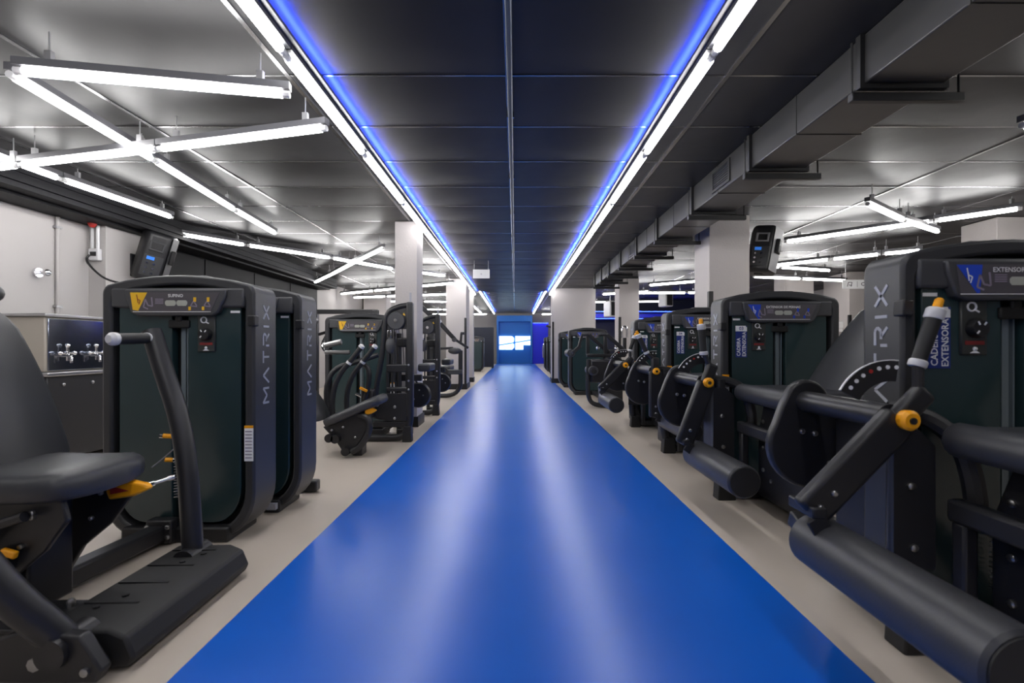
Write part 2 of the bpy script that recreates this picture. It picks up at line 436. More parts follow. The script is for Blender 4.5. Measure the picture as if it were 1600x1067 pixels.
zig = [
    ('single white tube light at upper left, running crosswise from the left corner', [(-2.647, 2.48), (-1.295, 2.72)]),
    ('second crosswise tube light at upper left, two tubes crossing another line', [(-1.25, 3.135), (-2.636, 3.47), (-3.985, 3.78), (-4.5, 3.9)]),
    ('lengthwise tube light line crossed by another at upper left', [(-2.70, 2.50), (-2.825, 3.68), (-3.0, 5.03), (-3.1, 6.09)]),
    ('lengthwise tube light nearest the left soffit', [(-3.96, 2.75), (-3.96, 4.1), (-3.88, 5.33)]),
    ('slanting tube light line starting above the left loudspeaker', [(-4.50, 5.95), (-3.88, 6.79), (-3.04, 7.78), (-2.3, 8.9), (-1.45, 9.8)]),
    ('slanting tube light crossing the line above the first two towers', [(-1.955, 7.0), (-2.89, 8.33), (-3.75, 9.6), (-4.6, 10.8)]),
    ('crosswise tube light line far left in front of the pale columns', split((-1.41, 10.9), (-4.9, 13.2), 3)),
    ('crosswise tube light line at the far left beyond the guarded column', split((-1.6, 13.2), (-4.9, 14.2), 3)),
    ('tube light starting at the right picture edge near the duct', [(3.32, 3.09), (4.6, 3.3)]),
    ('short slanting tube light crossing a longer line at upper right', [(3.59, 4.8), (4.5, 5.45), (5.4, 6.0)]),
    ('long slanting tube light line at upper right behind the loudspeaker', [(6.4, 4.3), (5.36, 4.96), (4.87, 5.47), (3.76, 6.58)]),
    ('slanting tube light line low behind the right loudspeaker', [(4.2, 9.0), (5.3, 7.9), (5.8, 7.45), (6.2, 7.15)]),
    ('tube light line behind the loudspeaker running away to the right', [(3.7, 8.4), (4.9, 8.7), (6.1, 9.1)]),
    ('tube light line over the second leg extension tower far right', [(5.0, 9.9), (6.2, 10.2), (7.4, 10.5)]),
    ('slanting tube light between the two right columns', [(4.1, 10.6), (3.2, 11.3)]),
    ('crosswise tube light deep between the two right columns', split((3.2, 13.0), (6.2, 12.8), 2)),
    ('tube light deep behind the wide pillar', split((2.45, 13.3), (3.6, 12.6), 1)),
]
for i, (lab, pl) in enumerate(zig):
    k = 1.52 / 1.45 if i in (2, 3, 4, 10, 12) else 1      # lines that cross above another hang a little higher
    run_light(lab, [(x * k, y * k) for x, y in pl], 1.1 + 1.45 * k)
run_light('first crosswise tube light under the raised ceiling far left', split((-4.8, 17.5), (-2.1, 17.8), 2), 2.75, zc=H2)
run_light('second crosswise tube light under the raised ceiling far left', split((-4.8, 22.0), (-2.1, 22.4), 2), 2.8, zc=H2)
run_light('last crosswise tube light before the far wall, left of the logo wall', split((-4.8, 27.0), (-1.6, 27.0), 3), 2.9, zc=H2)
run_light('last crosswise tube light before the far wall, right of the logo wall', split((1.5, 27.0), (4.2, 27.0), 2), 2.9, zc=H2)
run_light('crosswise tube light under the raised ceiling far right', split((1.6, 18.0), (5.6, 17.6), 3), 2.75, zc=H2)
run_light('added lengthwise tube light line under the raised ceiling, left of the runner', split((-1.85, 15.2), (-1.85, 26.0), 8), 2.85, zc=H2)  # extra line added to brighten the far ceiling
run_light('added lengthwise tube light line under the raised ceiling, right of the runner', split((2.3, 15.2), (2.3, 20.6), 4), 2.85, zc=H2)  # its counterpart, also added for more light at the far end
# unseen rows added beside the camera to keep the room evenly lit
run_light('unseen added crosswise tube light line above left of the camera', split((-4.4, .6), (-1.5, 1.0), 2), ZT)
run_light('unseen added crosswise tube light line beside the camera on the right', split((3.0, 1.6), (6.4, 1.0), 3), ZT)
def led_line(lab, a, b):
    t = thing('led_line', lab, 'light', a)
    d = Vector(b) - Vector(a)
    MB().beam((0, 0, 0), d, .012, .01).build('led_strip', M['led_far'], t, smooth=False)
    MB().beam((0, 0, .025), d + Vector((0, 0, .025)), .06, .03).build('channel', M['housing'], t, smooth=False)
led_line('blue LED line under the far right soffit', (2.8, 19.3, 2.21), (9.0, 19.3, 2.21))
led_line('blue LED line across the dark far right wall', (2.8, 20.97, 2.62), (9.0, 20.97, 2.62))
led_line('blue LED line over the blue panel beside the logo wall', (1.1, 28.57, 2.47), (2.0, 28.57, 2.47))

# ---------------------------------------------------------------- duct
dt = thing('air_duct', 'dark painted rectangular air duct with flanges along the right of the ceiling', 'duct', (1.89, 0, 0))
ZB = 2.52
fl = [-2.3, -1.1, .1, 1.35, 2.56, 3.77, 5.0, 6.23, 7.29, 8.4, 9.4, 10.25, 11.1]
for a, b in zip(fl[:-1], fl[1:]):
    MB().box(0, .43, a + .006, b - .006, ZB, 2.784).build('duct_section', M['duct'], dt, bevel=.008, seg=2)
    m_ = (a + b) / 2
    MB().box(-.004, .434, m_ - .006, m_ + .006, ZB - .004, 2.782).build('seam', M['duct'], dt)
for y in fl:
    MB().ring([(-.025, ZB - .025), (.455, ZB - .025), (.455, 2.783), (-.025, 2.783)], [(0, ZB), (.43, ZB), (.43, 2.77), (0, 2.77)], 'y', y - .018, y + .018).build('flange', M['hang'], dt, smooth=False)
    MB().box(-.04, .58, y + .02, y + .06, ZB - .075, ZB - .028).build('hanger_channel', M['hang'], dt, bevel=.004, seg=1)
    for x in (.56, -.03): MB().cyl((x, y + .04, ZB - .03), (x, y + .04, 2.77), .006, 6).build('hanger_rod', M['hang'], dt)
def grille(y0, y1):
    z0, z1 = ZB + .03, 2.755
    g = MB().ring([(y0, z0), (y1, z0), (y1, z1), (y0, z1)], [(y0 + .025, z0 + .025), (y1 - .025, z0 + .025), (y1 - .025, z1 - .025), (y0 + .025, z1 - .025)], 'x', -.012, -.001).build('grille', M['duct'], dt, smooth=False)
    MB().box(-.0035, -.0015, y0 + .02, y1 - .02, z0 + .02, z1 - .02).build('recess', M['dark'], g, smooth=False)
    for i in range(7):
        z = z0 + .038 + i * .0215
        MB().beam((-.007, y0 + .025, z), (-.007, y1 - .025, z), .010, .005, up=(.5, 0, .8)).build('slat', M['duct'], g, smooth=False)
for a, b in ((4.13, 4.5), (7.35, 7.75), (9.5, 9.9)): grille(a, b)

# ---------------------------------------------------------------- weight towers
W = .86; ZC = 1.455; D = .25
def outline(ins=0.0):
    # tower outline in (x,z); aisle side is x=0
    i = ins; r = .20 - i * .6; zr = .25 - i * .6
    p = []
    p += arc2(W - i - r, i * .9 + zr + .02, r, -90, 0, 7, zr)
    p += [(W - i, .8)]
    p += arc2(W - i - .06, ZC - i - .06, .06, 0, 60, 4)
    for k in range(1, 10):
        u = k / 10; x = (W - i - .06) * (1 - u) + (i + .06) * u
        p.append((x, ZC - i + .006 + .038 * math.sin(PI * u)))
    p += arc2(i + .06, ZC - i - .06, .06, 120, 180, 4)
    p += [(i, .8)]
    p += arc2(i + r, i * .9 + zr + .02, r, 180, 270, 7, zr)
    return p
GL = {'M': [(0, 0, 0, 1), (0, 1, .5, .35), (.5, .35, 1, 1), (1, 1, 1, 0)], 'A': [(0, 0, .5, 1), (.5, 1, 1, 0)], 'T': [(0, 1, 1, 1), (.5, 1, .5, 0)],
      'R': [(0, 0, 0, .55), (0, 1, .8, 1), (.8, 1, 1, .8), (1, .8, .8, .5), (.8, .5, .35, .5), (.5, .5, 1, 0)], 'I': [(.5, 0, .5, 1)], 'X': [(0, 0, 1, 1), (0, 1, 1, 0)]}
def brand(s, root, parent):
    z = .765
    for ch, wd in (('M', .085), ('A', .085), ('T', .07), ('R', .07), ('I', .02), ('X', .08)):
        b = MB()
        for (u0, v0, u1, v1) in GL[ch]:
            a = (-.0015 * s, .0, 0)
            def Q(u, v): return Vector((-.001 * s, D / 2 + (v - .5) * .062 * s, z + u * wd))
            b.beam(Q(u0, v0), Q(u1, v1), .012, .002, up=(1, 0, 0))
        b.build('letter', M['letter'], parent, smooth=False)
        z += wd + .032

def tower(root, s, title=None, color='blue', number=None, sticker=False, plain=False, warn=True, kit=True, oy=0.0):
    X = lambda x: x * s
    def mir(p): return [(X(a), b) for a, b in p]
    sh = MB().ring(mir(outline()), mir(outline(.055)), 'y', 0, D).build('shell', M['shell'], root, bevel=.014, seg=2)
    brand(s, root, sh)
    tp = MB()
    tp.box(min(X(.30), X(.56)), max(X(.30), X(.56)), .05, .16, ZC + .03, ZC + .048)
    tp.build('top_vent', M['grey'], root, bevel=.01, seg=2)
    MB().prism(mir(outline(.05)), 'y', .075, D - .02).build('back_panel', M['dark'], root, smooth=False)
    # plinth
    MB().box(min(X(.13), X(W - .13)), max(X(.13), X(W - .13)), -.03, D + .02, 0, .085).build('plinth', M['black'], root, bevel=.012)
    # two translucent front panels with the stack slot between them
    zt = 1.33
    if plain:
        MB().prism(mir([(q[0], min(q[1], zt)) for q in outline(.085)]), 'y', .018, .07).build('front_panel', M['teal'], root, bevel=.008)
    else:
        for side in (0, 1):
            pts = []
            for q in outline(.085):
                x = q[0]
                if side == 0: x = min(x, W / 2 - .045)
                else: x = max(x, W / 2 + .045)
                pts.append((x, min(q[1], zt)))
            o2 = [pts[0]]
            for q in pts[1:]:
                if (Vector(q) - Vector(o2[-1])).length > 1e-4: o2.append(q)
            MB().prism(mir(o2), 'y', .016, .07).build('front_panel', M['teal'], root, bevel=.01)
        MB().box(X(W / 2) - .013, X(W / 2) + .013, .045, .07, .12, 1.22).box(X(W / 2) + .024, X(W / 2) + .03, .04, .07, .12, 1.22).build('stack_guide', M['bar'], root, smooth=False)
        MB().box(X(W / 2) - .06, X(W / 2) + .06, .004, .07, 1.20, 1.245).box(X(W / 2) - .02, X(W / 2) + .02, .0, .05, 1.235, 1.275).build('slot_cap', M['dark'], root, bevel=.008)
    # header
    hd = MB().box(min(X(.055), X(W - .055)), max(X(.055), X(W - .055)), -.006, .07, 1.315, 1.425).build('header', M['grey'], root, bevel=.012)
    cx = X(W / 2)
    tr = [(cx - .285, 1.415), (cx + .285, 1.415), (cx + .28, 1.37), (cx + .235, 1.285), (cx + .205, 1.268), (cx - .215, 1.268), (cx - .25, 1.285), (cx - .28, 1.37)]
    bz = MB().prism(tr, 'y', -.022, .02).build('placard_bezel', M['grey'], root, bevel=.008)
    yp = -.0225
    pr = MB().mat(M['print'])
    pr.prism([(cx - .25, 1.398), (cx + .25, 1.398), (cx + .20, 1.292), (cx - .235, 1.292)], 'y', yp - .001, yp)
    em = M['yellow'] if color == 'yellow' else M['blueprint']
    e = yp - .002
    pr.mat(em).prism([(cx - .25, 1.397), (cx - .155, 1.397), (cx - .205, 1.295) if color == 'yellow' else (cx - .165, 1.292), (cx - .235, 1.30) if color == 'yellow' else (cx - .175, 1.292)], 'y', e, yp)
    fig = M['red'] if color == 'yellow' else M['white']
    pr.mat(fig)
    for q0, q1 in (((-.213, 1.385), (-.208, 1.36)), ((-.208, 1.36), (-.193, 1.352)), ((-.208, 1.36), (-.205, 1.338)), ((-.193, 1.352), (-.2, 1.33))):
        pr.beam((cx + q0[0], e - .0005, q0[1]), (cx + q1[0], e - .0005, q1[1]), .004, .001, up=(0, 1, 0))
    pr.mat(M['lilac'])
    for q0, q1 in (((-.175, 1.315), (-.165, 1.36)), ((-.165, 1.36), (-.15, 1.325)), ((-.15, 1.325), (-.125, 1.32)), ((-.125, 1.32), (-.13, 1.37)), ((-.175, 1.315), (-.15, 1.305))):
        pr.beam((cx + q0[0], e, q0[1]), (cx + q1[0], e, q1[1]), .007, .001, up=(0, 1, 0))
    for k in range(4): pr.box(cx - .11, cx - .065, e, yp, 1.358 - k * .008, 1.362 - k * .008)
    pr.mat(M['pill'])
    for a_, b_ in ((-.055, .005), (.009, .069)):
        pr.prism([(cx + a_, 1.332), (cx + a_ + .008, 1.322), (cx + b_ - .008, 1.322), (cx + b_, 1.332), (cx + b_, 1.345), (cx + b_ - .008, 1.353), (cx + a_ + .008, 1.353), (cx + a_, 1.345)], 'y', e, yp)
    for ox in (.10, .175):
        pr.mat(M['lilac'])
        for q0, q1 in (((-.012, 1.322), (.005, 1.35)), ((.005, 1.35), (.022, 1.322)), ((-.012, 1.322), (.024, 1.318))):
            pr.beam((cx + ox + q0[0], e, q0[1]), (cx + ox + q1[0], e, q1[1]), .006, .001, up=(0, 1, 0))
        pr.mat(em)
        pr.box(cx + ox + .004, cx + ox + .018, e - .001, yp, 1.345, 1.37).box(cx + ox - .024, cx + ox - .010, e - .001, yp, 1.298, 1.318)
    pr.mat(M['white']).box(cx - .235, cx + .2, e, yp, 1.288, 1.291)
    if title: put_text(pr, title, .024, lambda u, v: (cx + .005 + u, e - .001, 1.378 + v), 1.0)
    pr.build('placard', None, bz, smooth=False)
    # selector plate with knob
    if kit:
        kx = X(.275)
        kp = MB().box(kx - .05, kx + .05, .006, .02, 1.065, 1.282).build('selector_plate', M['kit'], root, bevel=.004, seg=1)
        MB().tube([(kx, .016, 1.165), (kx, -.008, 1.165), (kx, -.022, 1.165)], [.036, .036, .03], 18).build('knob', M['black'], kp)
        p2 = MB().mat(M['white'])
        p2.tube([(kx - .012 + .016 * math.cos(a), .004, 1.245 + .016 * math.sin(a)) for a in [2 * PI * q / 14 for q in range(15)]], .0035, 6, caps=False)
        p2.beam((kx + .002, .004, 1.232), (kx + .016, .004, 1.225), .006, .003, up=(0, 1, 0))
        for a in (.9, 2.1, 4.0): p2.beam((kx + .014 * math.cos(a), -.0225, 1.165 + .014 * math.sin(a)), (kx + .027 * math.cos(a), -.0225, 1.165 + .027 * math.sin(a)), .006, .002, up=(0, 1, 0))
        p2.sphere((kx, .005, 1.088), .008, 8, 6).prism([(kx - .018, 1.072), (kx + .018, 1.072), (kx, 1.084)], 'y', .003, .006)
        p2.mat(M['red']).box(kx - .036, kx + .036, .0045, .006, 1.103, 1.118)
        p2.mat(M['grey']).box(kx - .03, kx + .03, .0045, .006, 1.122, 1.126)
        p2.build('selector_print', None, kp)['kind'] = 'stuff'
    tg = X(.115)
    MB().box(tg - .026, tg + .026, .012, .017, 1.285, 1.298).build('tag', M['white'], root, smooth=False)
    # latch on aisle side
    MB().box(min(X(-.012), X(.03)), max(X(-.012), X(.03)), -.02, .03, 1.21, 1.27).build('latch', M['black'], root, bevel=.006)
    if warn:
        wx = X(.03); wz = .24 if sticker else 0
        wl_ = MB().mat(M['white']).box(wx - .024, wx + .024, -.0035, .002, wz + .45, wz + .635)
        wl_.mat(M['orange']).box(wx - .024, wx + .024, -.0036, .002, wz + .635, wz + .65)
        wl_.mat(M['lilac'])
        for k in range(9): wl_.box(wx - .019, wx + .019, -.0042, -.003, wz + .466 + k * .0185, wz + .472 + k * .0185)
        wl_.build('warning_label', None, root, smooth=False)
    if sticker:
        sx = X(.15); y = .0145
        st = MB().mat(M['navy']).box(sx - .041, sx + .041, y - .002, y + .003, 1.015, 1.205)
        st.mat(M['white']).box(sx - .041, sx + .041, y - .002, y + .003, 1.205, 1.245)
        st.mat(M['navy']).prism(arc2(sx + .041, 1.245, .010, 180, 270, 3) + [(sx + .041, 1.245)], 'y', y - .003, y)
        so_ = st.build('sticker', None, root, smooth=False)
        tx = MB().mat(M['white'])
        put_text(tx, 'CADEIRA', .037, lambda u, v: (sx - .019 - v, y - .003, 1.09 + u), .86)
        put_text(tx, 'EXTENSORA', .037, lambda u, v: (sx + .021 - v, y - .003, 1.111 + u), .86)
        tx.mat(M['navy'])
        put_text(tx, number, .034, lambda u, v: (sx + u, y - .003, 1.225 + v), 1.0)
        tx.build('lettering', None, so_, smooth=False)['kind'] = 'stuff'

def bolt(mb, p, r=.014, axis=(0, -1, 0), h=.012):
    mb.bolts.append((tuple(p), r, axis, h))

# ---------------------------------------------------------------- leg extension (right row)
def leg_machine(lab, x0, y0, theta, number, px):
    t = thing('leg_extension_machine', lab, 'gym machine', (x0, y0, 0), 0, 'leg extension machines')
    global D
    D = .20
    tower(t, 1, 'EXTENSOR DE PERNAS', 'blue', number, True)
    D = .25
    pz = .84; LY = -.07
    th = math.radians(theta); ph = math.radians(theta - 25)
    d = Vector((-math.sin(th), 0, -math.cos(th))); hd = Vector((math.sin(ph), 0, math.cos(ph)))
    piv = Vector((px, LY, pz))
    # lever arm
    lv = MB().beam(piv + d * .0, piv + d * .47, .055, .125, up=d.cross(Vector((0, 1, 0))))
    MB().beam(piv - d * .14, piv + d * .04, .046, .082, up=d.cross(Vector((0, 1, 0)))).build('lever_head', M['frame'], t, bevel=.02, seg=3)
    side = d.cross(Vector((0, 1, 0)))
    lo = lv.build('lever_arm', M['frame'], t, bevel=.018, seg=3)
    bb = MB(); bolt(bb, piv + d * .36 + Vector((0, -.026, 0)), .012); bolt(bb, piv + d * .43 + Vector((0, -.026, 0)), .012)
    bb.build('bolt', M['steel'], lo)
    # orange knob
    k = MB().tube([piv + Vector((0, -.025, 0)), piv + Vector((0, -.05, 0)), piv + Vector((0, -.06, 0))], [.034, .036, .026], 20).build('knob', M['orange'], t)
    MB().cyl(piv + Vector((0, -.06, 0)), piv + Vector((0, -.066, 0)), .012, 10).build('knob_center', M['black'], k)
    # handle
    a0 = piv - d * .10
    MB().tube([a0, piv + hd * .21], .018, 10).build('handle_stem', M['frame'], t)
    g = MB().tube([piv + hd * .215, piv + hd * .38], [.023, .026], 16).build('hand_grip', M['rubber'], t)
    MB().tube([piv + hd * .195, piv + hd * .20, piv + hd * .216, piv + hd * .22], [.026, .029, .029, .026], 16).build('grip_collar', M['alu'], g)
    MB().tube([piv + hd * .375, piv + hd * .38, piv + hd * .41, piv + hd * .416], [.027, .030, .030, .024], 16).build('grip_collar', M['alu'], g)
    MB().tube([piv + hd * .416, piv + hd * .448, piv + hd * .454], [.015, .014, .008], 12).build('grip_button', M['orange'], g)
    # dial
    dp = [(px + .205 * math.sin(math.radians(a)), pz + .205 * math.cos(math.radians(a))) for a in range(-62, 9, 7)]
    dq = [(px + .13 * math.sin(math.radians(a)), pz + .13 * math.cos(math.radians(a))) for a in range(8, -63, -7)]
    dl = MB().prism(dp + dq, 'y', LY + .035, LY + .047).build('range_dial', M['black'], t)
    dm = MB().mat(M['white'])
    for q, a in enumerate(range(-54, 8, 10)):
        if q == 3: dm.mat(M['redplastic'])
        else: dm.mat(M['white'])
        c = Vector((px + .182 * math.sin(math.radians(a)), LY + .035, pz + .182 * math.cos(math.radians(a))))
        dm.cyl(c, c + Vector((0, -.003, 0)), .0075, 8)
    dm.mat(M['white'])
    for a in range(-62, 8, 7):
        c0 = Vector((px + .207 * math.sin(math.radians(a)), LY + .041, pz + .207 * math.cos(math.radians(a)))); c1 = Vector((px + .207 * math.sin(math.radians(a + 7)), LY + .041, pz + .207 * math.cos(math.radians(a + 7))))
        dm.beam(c0, c1, .012, .003, up=(c0 - piv))
    dm.build('dial_marks', None, dl, smooth=False)
    # roller
    nn = Vector((-d.z, 0, d.x)); rc = piv + d * .508 + nn * .14
    rl = MB().tube([(rc.x, LY - .65, rc.z), (rc.x, LY - .64, rc.z), (rc.x, LY + .075, rc.z), (rc.x, LY + .09, rc.z)], [.088, .097, .097, .085], 28).build('roller_pad', M['pad'], t)
    MB().cyl((rc.x, LY - .656, rc.z), (rc.x, LY - .649, rc.z), .085, 24).build('roller_end', M['rubber'], rl)
    e = piv + d * .47
    br = MB().beam(e + Vector((0, -.04, 0)), rc + Vector((0, -.04, 0)), .012, .07).beam(e + Vector((0, .1, 0)) - d * .02, e + Vector((0, -.05, 0)) - d * .02, .05, .04)
    br.beam(rc + Vector((-.01, .085, .02)), rc + Vector((-.01, .17, .05)), .07, .06)
    br.build('roller_bracket', M['frame'], t, bevel=.008)
    # pivot axis and cam behind the tower flank
    MB().cyl((px - .01, LY + .026, pz), (px - .01, .46, pz), .048, 18).build('axle', M['frame'], t)
    cm = MB()
    pts = [(px + .10 * math.cos(math.radians(a)), pz + .10 * math.sin(math.radians(a))) for a in range(20, 170, 15)]
    pts += [(px - .12, pz - .02)]
    pts += [(px + .02 + .20 * math.cos(math.radians(a)), .63 + .20 * math.sin(math.radians(a))) for a in range(150, 391, 12)]
    cm.prism(pts, 'y', .45, .50)
    co = cm.build('cam', M['frame'], t, bevel=.014, seg=3)
    b = MB()
    for q in ((px - .03, .70), (px + .03, .69), (px + .1, .55)): bolt(b, (q[0], .45, q[1]), .013)
    b.build('bolt', M['steel'], co)
    MB().beam((.06, .40, .62), (.10, .40, .67), .03, .03).beam((.10, .40, .66), (.10, .40, .70), .045, .02).build('cam_pin', M['orange'], t, bevel=.008)
    # strap from pivot to seat
    MB().tube(curve([(px + .03, LY + .06, pz + .02), (.08, LY + .06, pz), (.15, LY + .0, .76), (.17, LY - .03, .62), (.17, LY - .04, .48)]), .034, 10).build('side_bar', M['frame'], t)
    # posts
    fp = MB().tube(curve([(-.03, -.03, .86), (-.035, -.03, .5), (-.04, -.03, .16), (.05, -.03, .045), (.22, -.03, .045), (.62, -.03, .045)]), .04, 12).build('front_post', M['frame'], t)
    ft = MB().prism([(-.06, 0), (.07, 0), (.06, .15), (-.05, .15)], 'y', -.085, .015).build('foot', M['rubber'], t, bevel=.008)
    pl = MB().prism([(-.09, .30), (.06, .30), (.06, .74), (.0, .80), (-.09, .80)], 'y', -.072, -.058).build('pivot_plate', M['frame'], t)
    b = MB()
    for q in ((-.02, .38), (-.03, .60)): bolt(b, (q[0], -.072, q[1]), .014)
    b.build('bolt', M['steel'], pl)
    MB().tube(curve([(.50, -.16, .0), (.47, -.20, .15), (.36, -.34, .36), (.22, -.55, .52), (.20, -.60, .69)]), .055, 12).build('support_leg', M['frame'], t)
    MB().box(.03, .80, .205, .42, .04, .78).build('rear_housing', M['black'], t, bevel=.02)
    # seat
    s = MB().box(.05, .50, -.80, -.14, .72, .83).build('seat', M['pad'], t, bevel=.05, seg=5)
    MB().tube([(.09, -.82, .775), (.09, -.80, .775), (.09, -.13, .775), (.09, -.11, .775)], [.05, .066, .060, .045], 18).build('seat_bolster', M['pad'], t)
    bp = []
    prof = [(.47, .80), (.52, .80), (.80, 1.27), (.79, 1.31), (.75, 1.31), (.71, 1.28)]
    bk = MB()
    n = 12; vs = []
    for q in range(n + 1):
        v = q / n; x = .44 + .34 * v; z = .80 + .54 * v
        hw = .27 * (1 - .35 * v ** 3); cy = -.47
        for yy, dx in ((-hw, .02), (-hw * .6, -.018), (hw * .6, -.018), (hw, .02), (hw * .9, .09), (-hw * .9, .09)): vs.append((x + dx, cy + yy, z))
    fs = [(q * 6 + j, q * 6 + (j + 1) % 6, (q + 1) * 6 + (j + 1) % 6, (q + 1) * 6 + j) for q in range(n) for j in range(6)] + [tuple(range(6)), tuple(n * 6 + j for j in range(6))]
    bk.add(vs, fs).build('backrest', M['pad'], t, bevel=.02, seg=3, ang=60)
    # under-seat structure
    MB().beam((.08, -.12, .535), (.08, -.78, .535), .06, .08).build('side_rail', M['frame'], t, bevel=.014)
    sp = MB().prism([(-.13, .06), (-.70, .06), (-.62, .50), (-.62, .70), (-.2, .70), (-.13, .5)], 'x', .20, .225).build('side_plate', M['frame'], t, bevel=.006)
    b = MB()
    for q in ((-.2, .58), (-.2, .40), (-.2, .25), (-.5, .58), (-.58, .40), (-.3, .2)): bolt(b, (.20, q[0], q[1]), .014, (-1, 0, 0))
    b.build('bolt', M['steel'], sp)
    MB().box(.06, .11, -.18, -.13, .04, .50).build('seat_post', M['frame'], t, bevel=.01)
    MB().beam((.36, -.02, .05), (.36, -.85, .05), .09, .07).beam((.10, -.80, .05), (.62, -.80, .05), .09, .07).build('floor_rail', M['frame'], t, bevel=.012)
    MB().box(.30, .42, -.60, -.38, .08, .72).build('seat_column', M['frame'], t, bevel=.01)
    # cable with spring
    MB().tube([(.33 + .012 * math.cos(a * 1.3), -.012 + .012 * math.sin(a * 1.3), .20 + a * .0038) for a in range(0, 60)], .003, 5).build('spring', M['steel'], t)
    return t
leg_machine('leg extension numbered 02, nearest to the camera on the right', 1.44, 1.75, 44, '02', -.07)
leg_machine('leg extension numbered 03, second from the camera on the right', 1.50, 3.42, 20, '03', -.14)
leg_machine('leg extension numbered 04, third along the right of the runner', 1.57, 4.88, 0, '04', -.14)
leg_machine('leg extension fourth along the right of the runner, farthest of its kind', 1.62, 6.42, 44, '05', -.14)

# ---------------------------------------------------------------- chest press (left, nearest)
def backrest(mb, x0, z0, x1, z1, yc, hw0, hw1, th, n=14, out=1):
    vs = []
    for q in range(n + 1):
        v = q / n; x = x0 + (x1 - x0) * v + .03 * math.sin(PI * v); z = z0 + (z1 - z0) * v
        hw = hw0 + (hw1 - hw0) * v
        if v > .85: hw *= 1 - ((v - .85) / .15) ** 2 * .35
        if v < .06: hw *= .93
        for yy, dx in ((-hw, 0), (-hw * .8, .03), (0, .042), (hw * .8, .03), (hw, 0), (hw * .92, -th), (-hw * .92, -th)): vs.append((x + dx * out, yc + yy, z))
    m = 7
    fs = [(q * m + j, q * m + (j + 1) % m, (q + 1) * m + (j + 1) % m, (q + 1) * m + j) for q in range(n) for j in range(m)] + [tuple(range(m)), tuple(n * m + j for j in range(m))]
    return mb.add(vs, fs)
def pad_sweep(mb, pts, hw, th):
    """pad lofted along x: pts = (x, ztop); rounded section"""
    vs = []; n = 14
    for i, (x, z, k) in enumerate(pts):
        for j in range(n):
            a = 2 * PI * j / n
            ca, sa = math.cos(a), math.sin(a)
            yy = hw * k * math.copysign(abs(ca) ** .45, ca); zz = th / 2 * k * math.copysign(abs(sa) ** .6, sa)
            vs.append((x, yy, z - th / 2 + zz))
    m = len(pts)
    fs = [(q * n + j, q * n + (j + 1) % n, (q + 1) * n + (j + 1) % n, (q + 1) * n + j) for q in range(m - 1) for j in range(n)] + [tuple(range(n)), tuple((m - 1) * n + j for j in range(n))]
    return mb.add(vs, fs)
X1, Y1_ = -1.47, 2.65
t = thing('chest_press_machine', 'chest press with SUPINO placard, foot plate and curved press arm nearest on the left', 'gym machine', (X1, Y1_, 0))
tower(t, -1, 'SUPINO', 'yellow')
def L(x, y, z): return (x - X1, y - Y1_, z)
# foot plate along the runner
fpl = MB().prism([(-.04, .015), (.17, .015), (.19, .05), (.16, .12), (.10, .145), (-.15, .14), (-.16, .10)], 'y', 1.58 - Y1_, 2.27 - Y1_).build('foot_plate', M['rubber'], t, bevel=.012, seg=2)
for y in (1.75, 1.9, 2.05, 2.2): MB().box(-.13, .07, y - Y1_ - .004, y - Y1_ + .004, .1395, .1465).build('tread_rib', M['black'], fpl, smooth=False)
for y, x in ((1.72, -.06), (1.80, -.02), (2.08, .0), (2.16, .04)): MB().cyl((x, y - Y1_, .142), (x, y - Y1_, .149), .012, 8).build('screw', M['black'], fpl)
eb = MB().prism([(-.28, .02), (.13, .02), (.15, .06), (.08, .17), (-.10, .19), (-.24, .14), (-.30, .08)], 'y', 1.50 - Y1_, 1.545 - Y1_).build('end_bracket', M['frame'], t, bevel=.008)
b = MB(); bolt(b, (-.06, 1.50 - Y1_, .085), .022); bolt(b, (.10, 1.50 - Y1_, .06), .014); b.build('bolt', M['steel'], eb)
MB().cyl((.10, 1.60 - Y1_, .012), (.10, 1.64 - Y1_, .012), .012, 8).cyl((.13, 2.2 - Y1_, .012), (.13, 2.24 - Y1_, .012), .012, 8).build('levelling_foot', M['steel'], t)
far = [(-1.505, 2.2, .10), (-1.52, 2.21, .25), (-1.56, 2.24, .52), (-1.62, 2.27, .76), (-1.72, 2.30, .98), (-1.80, 2.33, 1.17)]
near = [(-1.47, 1.55, .10), (-1.49, 1.53, .16), (-1.58, 1.45, .34), (-1.72, 1.39, .62), (-1.84, 1.34, .95), (-1.90, 1.32, 1.17)]
for q, (nm, P) in enumerate((('far', far), ('near', near))):
    a = MB().tube([L(*p) for p in curve(P)], .044 if q == 0 else .05, 16).build('press_arm', M['frame'], t)
    sg = -1 if q == 0 else 1
    c = Vector(L(*P[-1])); c.z -= .035; c.x += .01
    g = MB().tube([c + Vector((0, sg * .05, 0)), c + Vector((-.02, sg * .20, -.005))], .026, 14).build('hand_grip', M['rubber'], t)
    MB().tube([c + Vector((0, sg * .03, 0)), c + Vector((0, sg * .05, 0))], .029, 14).build('grip_collar', M['alu'], g)
    e = c + Vector((-.02, sg * .20, -.005))
    MB().tube([e, e + Vector((-.001, sg * .02, 0)), e + Vector((-.003, sg * .035, 0))], [.03, .03, .018], 14).build('grip_cap', M['alu'], g)
    pb = Vector(L(*P[0]))
    MB().cyl(pb + Vector((0, -.07, .02)), pb + Vector((0, .07, .02)), .05, 16).build('pivot_hub', M['frame'], t)
MB().cyl(L(-1.80, 2.36, 1.125), L(-1.82, 2.40, 1.10), .012, 8).build('stop_pin', M['frame'], t)
